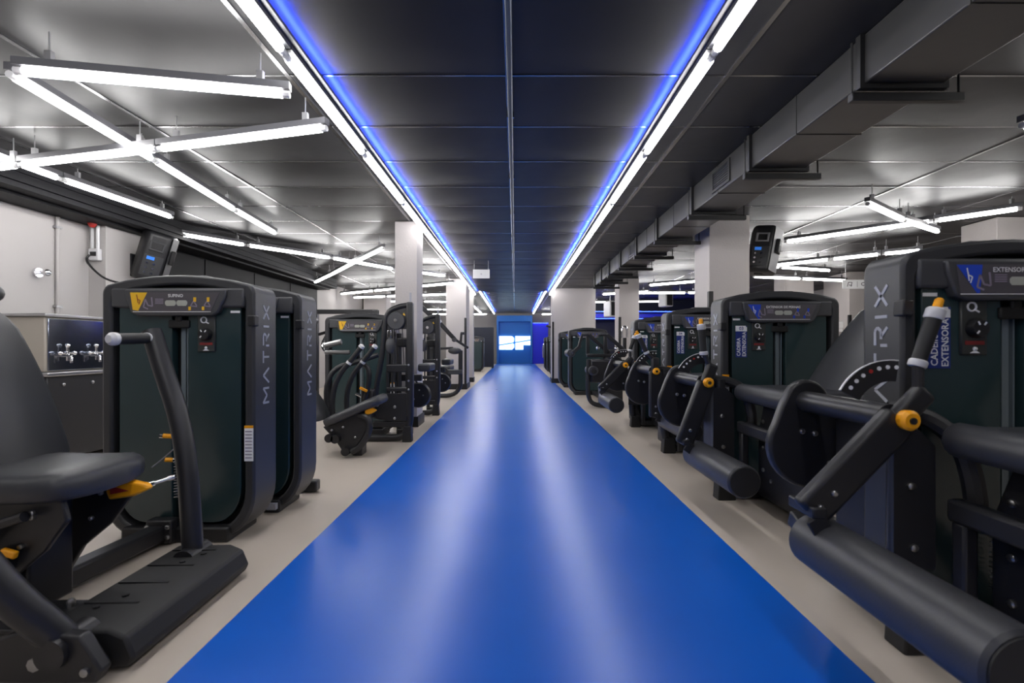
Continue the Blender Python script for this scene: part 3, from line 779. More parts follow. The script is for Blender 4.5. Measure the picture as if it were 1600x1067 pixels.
# floor rails
MB().beam(L(-1.97, 2.62, .065), L(-2.06, 1.55, .065), .10, .09).build('floor_rail', M['frame'], t, bevel=.016)
fr_ = MB().box(-.56, -.42, -.07, .0, .01, .14).build('rail_flange', M['frame'], t, bevel=.01)
b = MB()
for x in (-.545, -.435):
    for z in (.05, .105): bolt(b, (x, -.07, z), .013)
b.build('bolt', M['steel'], fr_)
MB().beam(L(-1.60, 1.72, .06), L(-2.25, 1.72, .06), .09, .07).build('cross_rail', M['frame'], t, bevel=.014)
sp = MB().box(-.50, -.15, 1.64 - Y1_, 1.84 - Y1_, .095, .108).build('rail_plate', M['frame'], t, bevel=.004)
b = MB()
for x, y in ((-.40, 1.69), (-.40, 1.79), (-.22, 1.79)): bolt(b, (x, y - Y1_, .108), .014, (0, 0, 1), .03)
b.build('bolt', M['steel'], sp)
# seat and backrest
pts = [(-.60, .650, .55), (-.59, .652, .8), (-.56, .655, .95), (-.48, .652, 1), (-.36, .648, 1), (-.24, .650, 1), (-.16, .655, .97), (-.12, .652, .85), (-.10, .64, .6)]
s = pad_sweep(MB(), pts, .215, .12).build('seat', M['pad'], t, ang=60); s.location = (0, 1.84 - Y1_, 0)
backrest(MB(), -.50, .60, -.76, 1.27, 1.87 - Y1_, .225, .19, .07).build('backrest', M['pad'], t, ang=60)
MB().beam((-.64, 1.87 - Y1_, .45), (-.92, 1.87 - Y1_, 1.15), .10, .05).build('back_support', M['frame'], t, bevel=.01)
MB().sphere((-.83, 2.03 - Y1_, 1.33), .05, 12, 8, (1, 1.6, 1)).build('head_rest', M['pad'], t)
for y in (1.70, 1.98):
    sp = MB().prism([(-.62, .55), (-.16, .55), (-.14, .47), (-.22, .36), (-.34, .26), (-.40, .16), (-.58, .16), (-.66, .34)], 'y', y - Y1_ - .012, y - Y1_ + .012).build('seat_plate', M['frame'], t, bevel=.006)
    b = MB()
    for q in ((-.45, .50), (-.40, .505), (-.26, .50), (-.26, .485), (-.30, .38), (-.50, .30)): bolt(b, (q[0], y - Y1_ - .012, q[1]), .010)
    b.build('bolt', M['steel'], sp)
MB().tube([(-.50, 1.66 - Y1_, .43), (-.50, 1.69 - Y1_, .43)], .06, 18).build('pivot_disc', M['black'], t)
MB().cyl((-.36, 1.64 - Y1_, .33), (-.36, 1.69 - Y1_, .33), .045, 16).build('pivot_disc', M['black'], t)
MB().tube(curve([(-.60, 1.66 - Y1_, .30), (-.45, 1.65 - Y1_, .33), (-.38, 1.65 - Y1_, .46), (-.25, 1.65 - Y1_, .50)]), .018, 10).build('adjust_link', M['frame'], t)
MB().beam((-.34, 1.66 - Y1_, .375), (-.29, 1.66 - Y1_, .36), .02, .025).build('seat_pin', M['orange'], t, bevel=.005)
MB().box(-.46, -.34, 1.75 - Y1_, 1.93 - Y1_, .09, .5).build('seat_column', M['frame'], t, bevel=.01)
lv = MB().prism([(-.20, .465), (-.10, .48), (-.035, .51), (-.05, .53), (-.12, .545), (-.20, .535), (-.215, .50)], 'y', 1.93 - Y1_, 1.965 - Y1_).build('seat_lever', M['orange'], t, bevel=.010, seg=3)
MB().prism([(-.19, .49), (-.115, .505), (-.19, .525)], 'y', 1.926 - Y1_, 1.931 - Y1_).build('lever_recess', M['redplastic'], lv, smooth=False)
# cable, spring and adjuster in front of the tower
MB().tube([(-.415 + .012 * math.cos(a * 1.35), -.03 + .012 * math.sin(a * 1.35), .25 + a * .0033) for a in range(0, 70)], .0035, 5).tube([(-.415 + .012 * math.cos(a * 1.35), -.03 + .012 * math.sin(a * 1.35), .52 + a * .0033) for a in range(0, 40)], .0035, 5).build('spring', M['steel'], t)
ca = Vector((-.415, -.05, .375)); cb = Vector((-.66, -.35, .31))
MB().tube([ca, cb], .004, 6).tube([(-.42, -.04, .53), (-.47, -.08, .47), (-.50, -.10, .44)], .003, 6).build('cable', M['wire'], t)
u = (cb - ca).normalized()
MB().tube([ca, ca + u * .03, ca + u * .031, ca + u * .09, ca + u * .091, ca + u * .13, ca + u * .16], [.016, .016, .011, .011, .017, .017, .006], 12).build('cable_adjuster', M['chrome'], t)
MB().cyl((-.415, -.055, .60), (-.46, -.07, .605), .013, 10).build('adjuster_pin', M['orange'], t)
MB().cyl((-.415, -.055, .47), (-.45, -.07, .475), .013, 10).build('adjuster_pin', M['orange'], t)
MB().cyl((-.46, -.07, .605), (-.475, -.075, .607), .014, 10).build('pin_tip', M['chrome'], t)
MB().cyl((-.40, -.05, .47), (-.415, -.055, .47), .014, 10).build('pin_tip', M['chrome'], t)

# second tower, seen from its closed side
t = thing('weight_tower', 'closed weight tower standing right behind the chest press tower', 'gym machine', (-1.42, 3.12, 0))
tower(t, -1, None, 'yellow', plain=True, warn=False, kit=False)
MB().box(-.20, -.14, -.06, -.02, .03, .07).build('name_tag', M['letter'], t, smooth=False)
MB().beam((-.06, .42, .05), (-.4, .42, .05), .08, .08).build('floor_rail', M['frame'], t, bevel=.012)

# ---------------------------------------------------------------- inclined seat machine (left, third tower)
X3, Y3 = -1.47, 5.75
t = thing('incline_press_machine', 'machine with yellow placard, tilted seat and twin upright grips left of the runner', 'gym machine', (X3, Y3, 0))
tower(t, -1, None, 'yellow', warn=True)
def P3(x, y, z): return (x - X3, y - Y3, z)
s = pad_sweep(MB(), [(-.30, 0, .6), (-.285, .0, .9), (-.2, .0, 1), (0, .0, 1), (.2, .0, 1), (.275, 0, .95), (.30, 0, .7)], .2, .10).build('seat', M['pad'], t, ang=60)
s.location = P3(-1.62, 4.75, .50); s.rotation_euler = (0, -math.radians(24), 0)
o = backrest(MB(), -.48, .36, -.70, .72, 4.75 - Y3, .2, .17, .06).build('backrest', M['pad'], t, ang=60)
sp = MB().prism([(-.42, .30), (.02, .50), (.06, .36), (-.04, .18), (-.14, .04), (-.22, .05), (-.3, .17)], 'y', 4.62 - Y3, 4.66 - Y3).build('seat_plate', M['frame'], t, bevel=.008)
b = MB()
for q in ((-.33, .27), (-.22, .30), (-.04, .40), (-.1, .2)): bolt(b, (q[0], 4.62 - Y3, q[1]), .012)
b.build('bolt', M['steel'], sp)
for q in ((-.34, .2), (-.28, .19), (-.18, .07)): MB().cyl((q[0], 4.56 - Y3, q[1]), (q[0], 4.66 - Y3, q[1]), .042, 14).build('wheel', M['black'], t)
MB().tube(curve([P3(-1.53, 4.62, .42), P3(-1.43, 4.6, .4), P3(-1.42, 4.6, .25), P3(-1.52, 4.6, .1), P3(-1.60, 4.6, .06)]), .03, 10).build('foot_loop', M['frame'], t)
MB().prism([(-.005, .42), (.06, .43), (.115, .465), (.07, .49), (.0, .48)], 'y', 4.60 - Y3, 4.64 - Y3).build('seat_lever', M['orange'], t, bevel=.010)
MB().box(-.16, -.06, 4.7 - Y3, 4.85 - Y3, 0.0, .42).build('seat_column', M['frame'], t, bevel=.01)
# frame loops and arms
MB().tube(curve([P3(-1.98, 5.0, .35), P3(-2.02, 5.0, .65), P3(-1.95, 5.05, .86), P3(-1.72, 5.1, .92), P3(-1.50, 5.15, 1.0)]), .028, 12).build('frame_tube', M['frame'], t)
MB().tube(curve([P3(-1.72, 5.2, .92), P3(-1.62, 5.2, .86), P3(-1.61, 5.2, .72), P3(-1.66, 5.2, .5)]), .027, 12).build('frame_tube', M['frame'], t)
for k, dx in enumerate((0, .085)):
    y = 4.8 + dx * 2
    P = [(-1.86 + dx, y, .28), (-1.87 + dx, y, .6), (-1.80 + dx, y, .80), (-1.70 + dx, y, .92)]
    MB().tube([P3(*p) for p in curve(P)], .027, 12).build('press_arm', M['frame'], t)
    g0 = Vector(P3(-1.70 + dx, y, .92)); g1 = Vector(P3(-1.575 + dx, y, 1.08))
    u = (g1 - g0).normalized()
    g = MB().tube([g0 + u * .02, g1], .027, 12).build('hand_grip', M['rubber'], t)
    MB().tube([g0 - u * .005, g0 + u * .02], .029, 12).build('grip_collar', M['alu'], g)
    MB().tube([g1, g1 + u * .025, g1 + u * .034], [.031, .03, .015], 12).build('grip_cap', M['alu'], g)
MB().cyl(P3(-2.0, 4.95, 1.03), P3(-1.74, 4.95, 1.03), .022, 10).cyl(P3(-2.0, 4.95, 1.10), P3(-1.83, 4.95, 1.14), .03, 10).build('cross_handle', M['steel'], t)
MB().tube([P3(-1.83, 5.4, .55), P3(-1.72, 5.4, .50)], [.016, .02], 10).build('cable_adjuster', M['chrome'], t)
MB().box(-.24, -.10, 5.2 - Y3, 5.3 - Y3, .3, .62).build('pivot_block', M['black'], t, bevel=.02)
MB().beam(P3(-1.70, 5.15, .64), P3(-1.62, 5.15, .60), .03, .03).build('pivot_pin', M['orange'], t, bevel=.006)

# ---------------------------------------------------------------- pulley frame machines (left)
def pulley_machine(lab, x0, y0, third=False):
    t = thing('pulley_machine', lab, 'gym machine', (x0, y0, 0), 0, 'pulley frame machines left of the runner')
    MB().box(-.03, .045, -.04, .06, .28, 1.60).build('upright', M['frame'], t, bevel=.02, seg=3)
    MB().box(.0, .02, .0, .02, 1.58, 1.71).build('guide_rod', M['letter'], t)
    MB().tube(curve([(-.01, 0, 1.565), (-.12, 0, 1.55), (-.25, 0, 1.49), (-.28, 0, 1.33), (-.31, 0, 1.0), (-.38, 0, .62), (-.39, 0, .42)]), .032, 14).build('frame_loop', M['frame'], t)
    MB().tube(curve([(.01, 0, .40), (.01, 0, .22), (-.06, 0, .05), (-.22, 0, .042), (-.60, 0, .042)]), .04, 14).build('frame_loop', M['frame'], t)
    ft = MB().prism([(-.075, 0), (.035, 0), (.025, .18), (-.06, .18)], 'y', -.045, .05).build('foot', M['rubber'], t, bevel=.008)
    tp = MB().prism([(-.27, 1.29), (-.02, 1.29), (-.02, 1.54), (-.20, 1.49), (-.27, 1.38)], 'y', -.012, .012).build('pulley_plate', M['frame'], t)
    p = MB().tube([(-.145, -.045, 1.385), (-.145, -.03, 1.385), (-.145, -.012, 1.385)], [.095, .105, .105], 24).build('pulley', M['grey'], t)
    MB().cyl((-.145, -.06, 1.385), (-.145, -.044, 1.385), .022, 12).build('pulley_hub', M['chrome'], p)
    for zz, xx in ((1.46, -.06), (.50, -.045)):
        MB().prism([(xx - .018, zz - .015), (xx + .018, zz - .015), (xx, zz + .018)], 'y', -.016, -.0125).build('warning_triangle', M['yellow'], t, smooth=False)
    MB().box(-.265, -.235, -.01, .02, .28, 1.30).box(-.205, -.185, -.01, .01, .28, 1.30).build('guide_rod', M['frame'], t)
    MB().sphere((-.215, -.02, 1.10), .055, 12, 8, (1, .6, 1.7)).build('pulley_block', M['grey'], t)
    MB().box(-.25, -.2, -.03, .02, 1.19, 1.28).build('chain_link', M['chrome'], t, bevel=.008)
    MB().cyl((-.08, 0, 1.29), (-.06, 0, .84), .005, 6).build('cable', M['dark'], t)
    for z, h in ((.84, .09), (.60, .05)): MB().beam((-.26, 0, z), (0, 0, z), .05, h).build('cross_tube', M['frame'], t, bevel=.012)
    lp_ = MB().prism([(-.43, .28), (-.43, .46), (-.33, .55), (-.02, .56), (-.02, .24), (-.26, .24)], 'y', -.03, .0).build('lower_plate', M['frame'], t, bevel=.006)
    b = MB(); bolt(b, (-.16, -.03, .40), .018); bolt(b, (-.36, -.03, .42), .02); bolt(b, (-.16, -.03, .27), .016); b.build('bolt', M['steel'], lp_)
    b = MB()
    for z in (.88, .70, .60): bolt(b, (.0, -.04, z), .012)
    b.build('bolt', M['steel'], t)
    MB().beam((-.42, .02, .2), (0, .02, .2), .07, .07).build('lower_tube', M['frame'], t, bevel=.014)
    MB().box(-.02, .13, .55, 1.0, .77, .87).build('arm_pad', M['pad'], t, bevel=.025, seg=3)
    MB().box(-.25, .05, .45, .52, .66, .74).build('pad_arm', M['frame'], t, bevel=.01)
    d_ = MB().tube([(-.04, .66, .46), (-.04, .69, .46), (-.04, .71, .46)], [.15, .165, .165], 24).build('cam_disc', M['frame'], t)
    b = MB()
    for a in range(4): bolt(b, (-.04 + .07 * math.cos(a * 1.3), .66, .46 + .07 * math.sin(a * 1.3)), .01)
    b.build('bolt', M['steel'], d_)
    MB().beam((-.20, .7, .86), (.08, .7, .40), .035, .02).build('cam_link', M['frame'], t)
    MB().box(-.24, -.06, .36, .50, .0, .08).build('base_plate', M['frame'], t, bevel=.01)
    for x, y, z in ((-.215, .4, 1.25), (-.12, .45, 1.15)): MB().cyl((x, y, 0), (x, y, z), .03, 10).build('rear_post', M['frame'], t)
    MB().box(-.24, -.08, .36, .46, 1.08, 1.2).build('rear_housing', M['black'], t, bevel=.02)
pulley_machine('black pulley frame machine in front of the first column left of the runner', -1.215, 5.40)
pulley_machine('black pulley frame machine just past the first column left of the runner', -1.23, 7.42)
t = thing('lever_machine', 'black lever machine with angled arms before the guarded column', 'gym machine', (-1.35, 9.9, 0))
MB().beam((-.70, -.3, 2.02), (-.28, -.2, 1.62), .08, .09).build('upper_arm', M['frame'], t, bevel=.012)
MB().beam((-.20, -.2, 1.56), (.10, -.1, 1.22), .08, .08).build('upper_arm', M['frame'], t, bevel=.012)
MB().cyl((-.24, -.25, 1.60), (-.24, -.12, 1.60), .06, 14).build('arm_joint', M['alu'], t)
MB().beam((.08, -.1, 1.24), (.36, 0, 1.05), .06, .05).build('handle_bar', M['frame'], t, bevel=.01)
MB().beam((.20, 0, 1.13), (.22, 0, 1.36), .04, .05).cyl((.2, 0, 1.36), (.28, 0, 1.36), .03, 10).build('handle_bar', M['frame'], t, bevel=.01)
MB().cyl((.08, -.16, 1.22), (.08, -.04, 1.22), .045, 12).build('arm_joint', M['grey'], t)
MB().sphere((.08, 0, .99), .09, 14, 8, (1.6, 1, .8)).build('elbow_pad', M['grey'], t)
MB().beam((-.60, 0, 1.02), (.05, 0, 1.05), .05, .05).build('arm_link', M['frame'], t, bevel=.01)
MB().tube(curve([(.20, 0, 1.0), (.20, 0, .5), (.20, 0, .22), (.05, 0, .05), (-.35, 0, .045)]), .045, 12).build('frame_loop', M['frame'], t)
MB().box(-.06, .24, -.1, .05, .50, .60).build('shin_pad', M['pad'], t, bevel=.02)
d_ = MB().cyl((-.2, 0, .45), (-.2, .05, .45), .2, 22).build('cam_disc', M['frame'], t)
MB().box(-.5, -.35, 0, .2, 0, 1.5).build('upright', M['frame'], t, bevel=.02)
MB().box(-.42, -.05, .2, .9, .55, .66).build('seat', M['pad'], t, bevel=.03)

# cable station behind the left towers
t = thing('cable_station', 'dark cable station with bars far left behind the second tower', 'gym machine', (-3.1, 8.6, 0))
for x in (-.55, .55):
    MB().box(x - .05, x + .05, -.05, .05, 0, 1.75).build('upright', M['frame'], t, bevel=.01)
    MB().box(x - .09, x + .09, -.5, .5, 0, .07).build('foot', M['frame'], t, bevel=.01)
MB().beam((-.6, 0, 1.72), (.6, 0, 1.72), .08, .08).build('top_beam', M['frame'], t, bevel=.01)
MB().beam((-.45, -.1, 1.30), (.65, -.3, 1.62), .05, .05).build('lever', M['frame'], t, bevel=.01)
MB().tube([(.1, -.26, 1.50), (.1, -.2, 1.50)], .13, 20).build('disc', M['black'], t)
MB().cyl((.1, -.3, 1.50), (.1, -.26, 1.50), .03, 12).build('disc_hub', M['chrome'], t)
MB().tube([(-.55, -.15, 1.55), (-.55, -.06, 1.55)], .08, 16).build('disc', M['black'], t)
MB().tube(curve([(-.3, -.1, 1.3), (-.35, -.25, 1.1), (-.2, -.3, .95)]), .025, 10).build('handle', M['chrome'], t)
MB().box(-.35, .35, .0, .3, .1, 1.2).build('weight_stack', M['black'], t, bevel=.01)

# ---------------------------------------------------------------- right row continued
t = thing('seated_curl_machine', 'curl machine with angled black arms and two foam rollers beyond the leg extensions', 'gym machine', (1.2, 10.5, 0), 0)
tower(t, 1, None, 'blue', plain=True, kit=False, warn=False)
def P5(x, y, z): return (x - 1.2, y - 10.5, z)
def foam(c, r, l):
    o = MB().tube([(c[0], c[1] - l / 2, c[2]), (c[0], c[1] - l / 2 + .01, c[2]), (c[0], c[1] + l / 2 - .01, c[2]), (c[0], c[1] + l / 2, c[2])], [r * .9, r, r, r * .9], 18).build('roller_pad', M['pad'], t)
    MB().cyl((c[0], c[1] - l / 2 - .006, c[2]), (c[0], c[1] - l / 2, c[2]), r * .55, 14).build('roller_end', M['chrome'], o)
foam(P5(1.03, 8.9, .96), .075, .5); foam(P5(1.36, 8.4, .66), .085, .5)
MB().beam(P5(1.05, 8.62, .97), P5(1.20, 8.62, 1.10), .06, .06).beam(P5(1.16, 8.62, 1.06), P5(1.22, 8.62, 1.28), .05, .05).build('roller_arm', M['frame'], t, bevel=.01)
for dx, dy, s_ in ((0, 0, 1), (.30, -.15, 1)):
    a = (1.22 + dx, 8.7 + dy)
    MB().beam(P5(a[0], a[1], 1.30), P5(a[0] + .14, a[1], 1.31), .10, .05).build('arm_pad', M['pad'], t, bevel=.015)
    MB().beam(P5(a[0] + .12, a[1], 1.28), P5(a[0] + .12, a[1], .93), .06, .06).build('arm_post', M['frame'], t, bevel=.01)
    MB().beam(P5(a[0] + .14, a[1], 1.30), P5(a[0] + .52, a[1], .96), .06, .07).build('arm_brace', M['frame'], t, bevel=.01)
    MB().sphere(P5(a[0] + .3, a[1] - .05, 1.05), .035, 10, 6).build('knob', M['chrome'], t)
MB().beam(P5(1.30, 8.55, .92), P5(2.0, 8.55, .92), .08, .06).build('cross_beam', M['frame'], t, bevel=.01)
MB().tube(curve([P5(1.30, 8.3, .86), P5(1.28, 8.3, .5), P5(1.29, 8.3, .15), P5(1.42, 8.3, .045), P5(1.75, 8.3, .045)]), .04, 12).build('frame_loop', M['frame'], t)
MB().box(*(.12, .75, -2.25, -1.75, .45, .85)).build('seat_housing', M['black'], t, bevel=.03)
MB().box(.35, .7, -2.2, -1.7, 0, .45).build('seat_column', M['frame'], t, bevel=.01)
MB().beam(P5(1.75, 8.6, .06), P5(1.75, 10.5, .06), .1, .08).build('floor_rail', M['frame'], t, bevel=.01)
MB().tube(curve([P5(2.02, 8.9, 1.25), P5(2.02, 8.9, 1.46), P5(2.12, 8.9, 1.46), P5(2.12, 8.9, 1.25)]), .022, 10).build('handle', M['chrome'], t)
MB().beam(P5(2.07, 8.9, .9), P5(2.07, 8.9, 1.25), .08, .06).build('handle_post', M['frame'], t, bevel=.01)

def plain_tower(lab, x, y, s, group=None, color='blue'):
    t = thing('weight_tower', lab, 'gym machine', (x, y, 0), 0, group)
    tower(t, s, None, color, plain=True, kit=False, warn=False)
    yy = .30
    MB().box(min(.2 * s, .6 * s), max(.2 * s, .6 * s), yy + .05, yy + .5, .42, .54).build('seat', M['pad'], t, bevel=.04, seg=3)
    MB().box(min(.35 * s, .45 * s), max(.35 * s, .45 * s), yy + .2, yy + .35, 0, .43).build('seat_column', M['frame'], t, bevel=.01)
    MB().beam((.4 * s, D, .05), (.4 * s, yy + .55, .05), .1, .08).build('floor_rail', M['frame'], t, bevel=.01)
plain_tower('closed teal tower between the curl machine and the wide pillar', 1.15, 12.4, 1)
for i, (lab, y) in enumerate((('first teal tower edge past the wide pillar right of the runner', 16.6), ('second teal tower edge past the wide pillar right of the runner', 18.4), ('third teal tower edge past the wide pillar right of the runner', 20.2))):
    plain_tower(lab, 1.24, y, 1, 'towers past the wide pillar')
t = thing('handle_machine', 'dark machine with curved chrome bar beside the blue lit panel', 'gym machine', (1.45, 23.5, 0))
MB().tube(curve([(-.05, 0, .5), (-.08, 0, 1.1), (.1, 0, 1.35), (.35, 0, 1.55)]), .03, 10).build('handle', M['chrome'], t)
MB().box(0, .8, .1, .4, 0, 1.2).build('weight_stack', M['black'], t, bevel=.02)
MB().beam((.1, 0, 2.1), (.7, 0, 1.9), .08, .1).build('top_arm', M['frame'], t, bevel=.02)
MB().box(.62, .72, 0, .1, 0, 2.0).build('upright', M['frame'], t, bevel=.02)

plain_tower('dark tower with domed top far left beyond the columns', -1.33, 20.0, -1, None, 'yellow')
t = thing('small_bench_machine', 'small machine with red wheel beside the logo wall', 'gym machine', (-1.45, 25.2, 0))
MB().box(-.3, .1, 0, .5, .1, .5).build('body', M['black'], t, bevel=.03)
MB().tube([(.12, .2, .55), (.2, .2, .55)], .22, 18).build('wheel', M['redplastic'], t)
MB().beam((-.1, .1, .45), (.15, .1, 1.35), .06, .06).build('arm', M['frame'], t, bevel=.01)
MB().box(-.3, .2, .1, .2, 0, .1).build('foot', M['frame'], t, bevel=.01)
# dim racks far right under the blue light
for i in range(4):
    t = thing('storage_rack', ['first', 'second', 'third', 'last'][i] + ' dark rack from the duct side under the far blue light', 'rack', (3.6 + i * 1.4, 18.8, 0), 0, 'dark racks under blue light')
    for x in (-.5, .5): MB().box(x - .03, x + .03, -.2, .2, 0, 1.75).build('upright', M['frame'], t)
    for z in (.4, .9, 1.4): MB().box(-.5, .5, -.2, .2, z, z + .04).build('shelf', M['frame'], t)

# ---------------------------------------------------------------- water cooler, speakers, signs, small wall fittings
wx, wy = -4.2, 4.20
t = thing('water_cooler', 'stainless steel drinking fountain with cross taps against the left wall', 'drinking fountain', (wx, wy, 0))
MB().box(-.80, 0, 0, 1.25, .86, 1.36).build('tank', M['beige'], t, bevel=.01)
MB().box(0, .012, .02, 1.23, .875, 1.345).build('front_panel', M['mirrorsteel'], t, bevel=.004)
MB().box(-.82, .025, -.02, 1.27, 1.36, 1.39).build('lid', M['steel'], t, bevel=.008)
MB().box(-.30, .05, -.02, 1.27, .82, .86).build('basin_edge', M['steel'], t, bevel=.01)
MB().box(-.80, .02, 0, 1.25, .05, .82).build('cabinet', M['black'], t, bevel=.01)
for x in (-.7, -.1):
    for y in (.1, 1.15): MB().cyl((x, y, 0), (x, y, .05), .03, 10).build('foot', M['rubber'], t)
for k in range(4):
    y = .16 + k * .30
    tp = MB().cyl((.012, y, 1.01), (.085, y, 1.01), .016, 10).tube([(.075, y, 1.01), (.085, y, .99), (.085, y, .94)], .012, 8)
    to = tp.build('tap', M['chrome'], t)
    MB().cyl((.05, y - .07, 1.03), (.05, y + .07, 1.03), .012, 8).cyl((.05, y, .96), (.05, y, 1.10), .012, 8).sphere((.05, y - .07, 1.03), .02, 8, 6).sphere((.05, y + .07, 1.03), .02, 8, 6).sphere((.05, y, 1.10), .02, 8, 6).build('cross_handle', M['chrome'], to)
b = MB()
for y in (.15, .45, .75, 1.05): bolt(b, (.02, y, .74), .016, (1, 0, 0))
b.build('bolt', M['steel'], t)

def speaker(lab, loc, rot, sil):
    t = thing('loudspeaker', lab, 'loudspeaker', loc)
    t.rotation_euler = rot
    # body: trapezoid plan, back towards -y
    pl = [(-.13, -.16), (.13, -.16), (.19, .04), (.17, .15), (-.17, .15), (-.19, .04)]
    MB().prism(pl, 'z', -.32, .32).build('cabinet', M['black'], t, bevel=.06, seg=4)
    MB().prism([(-.165, .15), (.165, .15), (.15, .185), (-.15, .185)], 'z', -.28, .28).build('grille', M['grey'], t, bevel=.01)
    pn = MB().box(-.10, .10, -.166, -.158, -.24, .02).build('control_panel', M['shell'], t, smooth=False)
    k = MB().mat(M['chrome'])
    for i in range(3):
        for j in range(2): k.cyl((-.05 + j * .07, -.166, -.20 + i * .06), (-.05 + j * .07, -.18, -.20 + i * .06), .014, 8)
    k.build('knobs', None, pn)
    MB().box(-.07, .01, -.170, -.165, -.035, .005).build('display', M['screen'], pn, smooth=False)
    hr = MB().ring([(-.08, .08), (.08, .08), (.08, .20), (-.08, .20)], [(-.055, .10), (.055, .10), (.055, .18), (-.055, .18)], 'y', -.175, -.158).build('handle', sil, t, bevel=.005)
    MB().prism([(-.30, 0), (.30, 0), (.30, .012), (-.30, .012)], 'x', .188, .19).build('rim', sil, t) if False else None
    sidep = MB().prism([(.135, -.155), (.195, .035), (.192, .04), (.13, -.15)], 'z', -.29, .29).build('side_panel', sil, t, smooth=False)
    sh = MB().box(.150, .205, -.11, .03, -.04, .14).build('side_handle', M['dark'], t, bevel=.012)
    MB().box(-.05, .05, -.05, .05, -.335, -.30).build('bracket_plate', M['frame'], t)
    return t
sl = speaker('dark loudspeaker tilted on the left wall above the first tower', (-4.60, 6.0, 2.23), (math.radians(12), math.radians(14), math.radians(38)), M['shell'])
M['speaker'] = mat('speaker_grey', (.24, .24, .25), .5)
sr = speaker('black and grey loudspeaker fixed to the column right of the duct', (3.33, 6.32, 2.37), (math.radians(-8), math.radians(8), math.radians(-38)), M['speaker'])
def bracket(root, wall_x, y, z, out):
    bpy.context.view_layer.update()
    inv = root.matrix_world.inverted(); c = root.location
    o = MB().box(min(wall_x, wall_x + out * .02), max(wall_x, wall_x + out * .02), y - .08, y + .08, z - .14, z + .14).beam((wall_x + out * .02, y, z), (c.x, c.y, c.z - .05), .045, .045).build('bracket', M['frame'], None, smooth=False)
    o.data.transform(inv); o.parent = root
bracket(sl, -4.848, 6.0, 2.12, 1)
bracket(sr, 3.022, 6.32, 2.3, 1)
for i, (x, y, z, lab) in enumerate(((5.1, 16.0, 2.72, 'pale loudspeaker hanging far right between the two columns under blue light'), (3.15, 15.6, 2.35, 'pale loudspeaker hanging beside the wide pillar under blue light'))):
    t = thing('hanging_speaker', lab, 'loudspeaker', (x, y, z), .5)
    MB().prism([(-.17, -.2), (.17, -.2), (.12, .2), (-.12, .2)], 'z', -.3, .22).build('cabinet', M['alu'], t, bevel=.03)
    MB().box(-.12, .12, -.212, -.2, -.26, .18).build('grille', M['black'], t, smooth=False)
    MB().cyl((0, 0, .22), (0, 0, H2 - z - .005), .012, 8).build('rod', M['wire'], t)
# hanging signs
t = thing('hanging_sign', 'small white sign hanging under the ceiling left of the middle conduit', 'sign', (-.67, 9.3, 0))
pl_ = MB().box(-.165, .165, -.006, .006, 2.43, 2.605).build('plate', M['white'], t, smooth=False)
MB().tube([(.0 + .012 * math.cos(a), -.008, 2.515 + .012 * math.sin(a)) for a in [2 * PI * q / 10 for q in range(11)]], .003, 5).build('symbol', M['lilac'], pl_)
for x in (-.14, .14): MB().cyl((x, 0, 2.605), (x, 0, H - .008), .004, 6).build('rod', M['wire'], t)
t = thing('hanging_sign', 'white sign reading Cardio hanging at far right between two towers', 'sign', (6.62, 9.0, 0))
pl_ = MB().box(-.36, .36, -.006, .006, 2.19, 2.36).build('plate', M['white'], t, smooth=False)
sg = MB()
put_text(sg, 'Cardio', .10, lambda u, v: (.13 + u, -.0075, 2.275 + v))
sg.box(-.085, -.08, -.0085, -.0065, 2.22, 2.33).beam((-.27, -.0075, 2.23), (-.25, -.0075, 2.31), .012, .002, up=(0, 1, 0)).beam((-.25, -.0075, 2.31), (-.18, -.0075, 2.31), .012, .002, up=(0, 1, 0)).beam((-.20, -.0075, 2.23), (-.18, -.0075, 2.31), .012, .002, up=(0, 1, 0)).beam((-.24, -.0075, 2.26), (-.18, -.0075, 2.25), .012, .002, up=(0, 1, 0))
sg.build('lettering', M['print'], pl_, smooth=False)['kind'] = 'stuff'
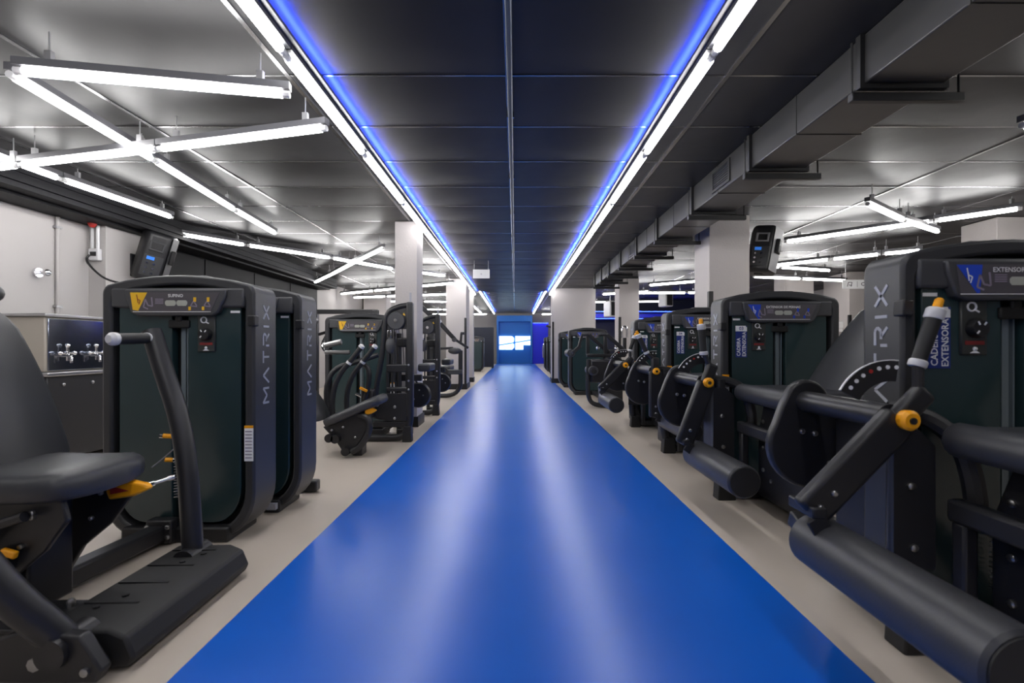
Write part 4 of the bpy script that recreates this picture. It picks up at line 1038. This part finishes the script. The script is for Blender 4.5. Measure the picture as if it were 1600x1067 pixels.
for x in (-.3, .3): MB().cyl((x, 0, 2.36), (x, 0, H - .008), .004, 6).build('rod', M['wire'], t)
# dispenser
t = thing('wipe_dispenser', 'small white dispenser on the pale column behind the second tower', 'dispenser', (7.6, 11.0, 0))
MB().box(-.14, -.002, -.12, .12, 1.50, 1.66).build('body', M['white'], t, bevel=.015)
MB().box(-.12, -.002, -.10, .10, 1.42, 1.50).build('tray', M['white'], t, bevel=.01)
# left wall fittings
t = thing('wall_conduit', 'grey vertical conduit on the left wall above the drinking fountain', 'conduit', (XL, 5.17, 0))
MB().cyl((.022, 0, 0.02), (.022, 0, 2.515), .02, 10).build('pipe', M['wall'], t)
for z in (.6, 1.53, 2.4): MB().box(.0, .045, -.035, .035, z - .012, z + .012).build('clamp', M['steel'], t)
t = thing('wall_hook', 'round chrome knob fitting on the left wall', 'hook', (XL, 4.96, 1.87))
MB().cyl((0.001, 0, 0), (.03, 0, 0), .05, 16).build('rosette', M['chrome'], t)
MB().cyl((.03, 0, 0), (.09, 0, 0), .018, 10).sphere((.11, 0, 0), .04, 12, 8).build('knob', M['chrome'], t)
t = thing('outlet_box', 'white outlet box with two conduits and black cable on the left pilaster', 'outlet', (-4.95, 5.57, 0))
MB().box(-.055, .065, -.06, -.002, 2.10, 2.24).build('box', M['alu'], t, bevel=.01)
for x in (-.03, .035): MB().cyl((x, -.03, 2.24), (x, -.03, 2.515), .018, 8).build('conduit', M['alu'], t)
MB().tube(curve([(-.03, -.07, 2.16), (-.04, -.11, 2.10), (.06, -.12, 1.98), (.20, -.10, 1.86), (.4, -.02, 1.82), (.5, .2, 1.83)]), .012, 8).build('cable', M['black'], t)
MB().box(-.03, .04, -.064, -.06, 2.15, 2.20).build('plug', M['black'], t)
t = thing('fire_bell', 'small red alarm fitting under the left soffit above the outlet box', 'alarm', (-4.90, 5.45, 2.515))
MB().tube([(0, 0, -.003), (0, 0, -.02), (0, 0, -.045)], [.04, .04, .02], 14).build('dome', M['redplastic'], t)
MB().cyl((0, 0, -.003), (0, 0, 0), .045, 14).build('rim', M['redplastic'], t)
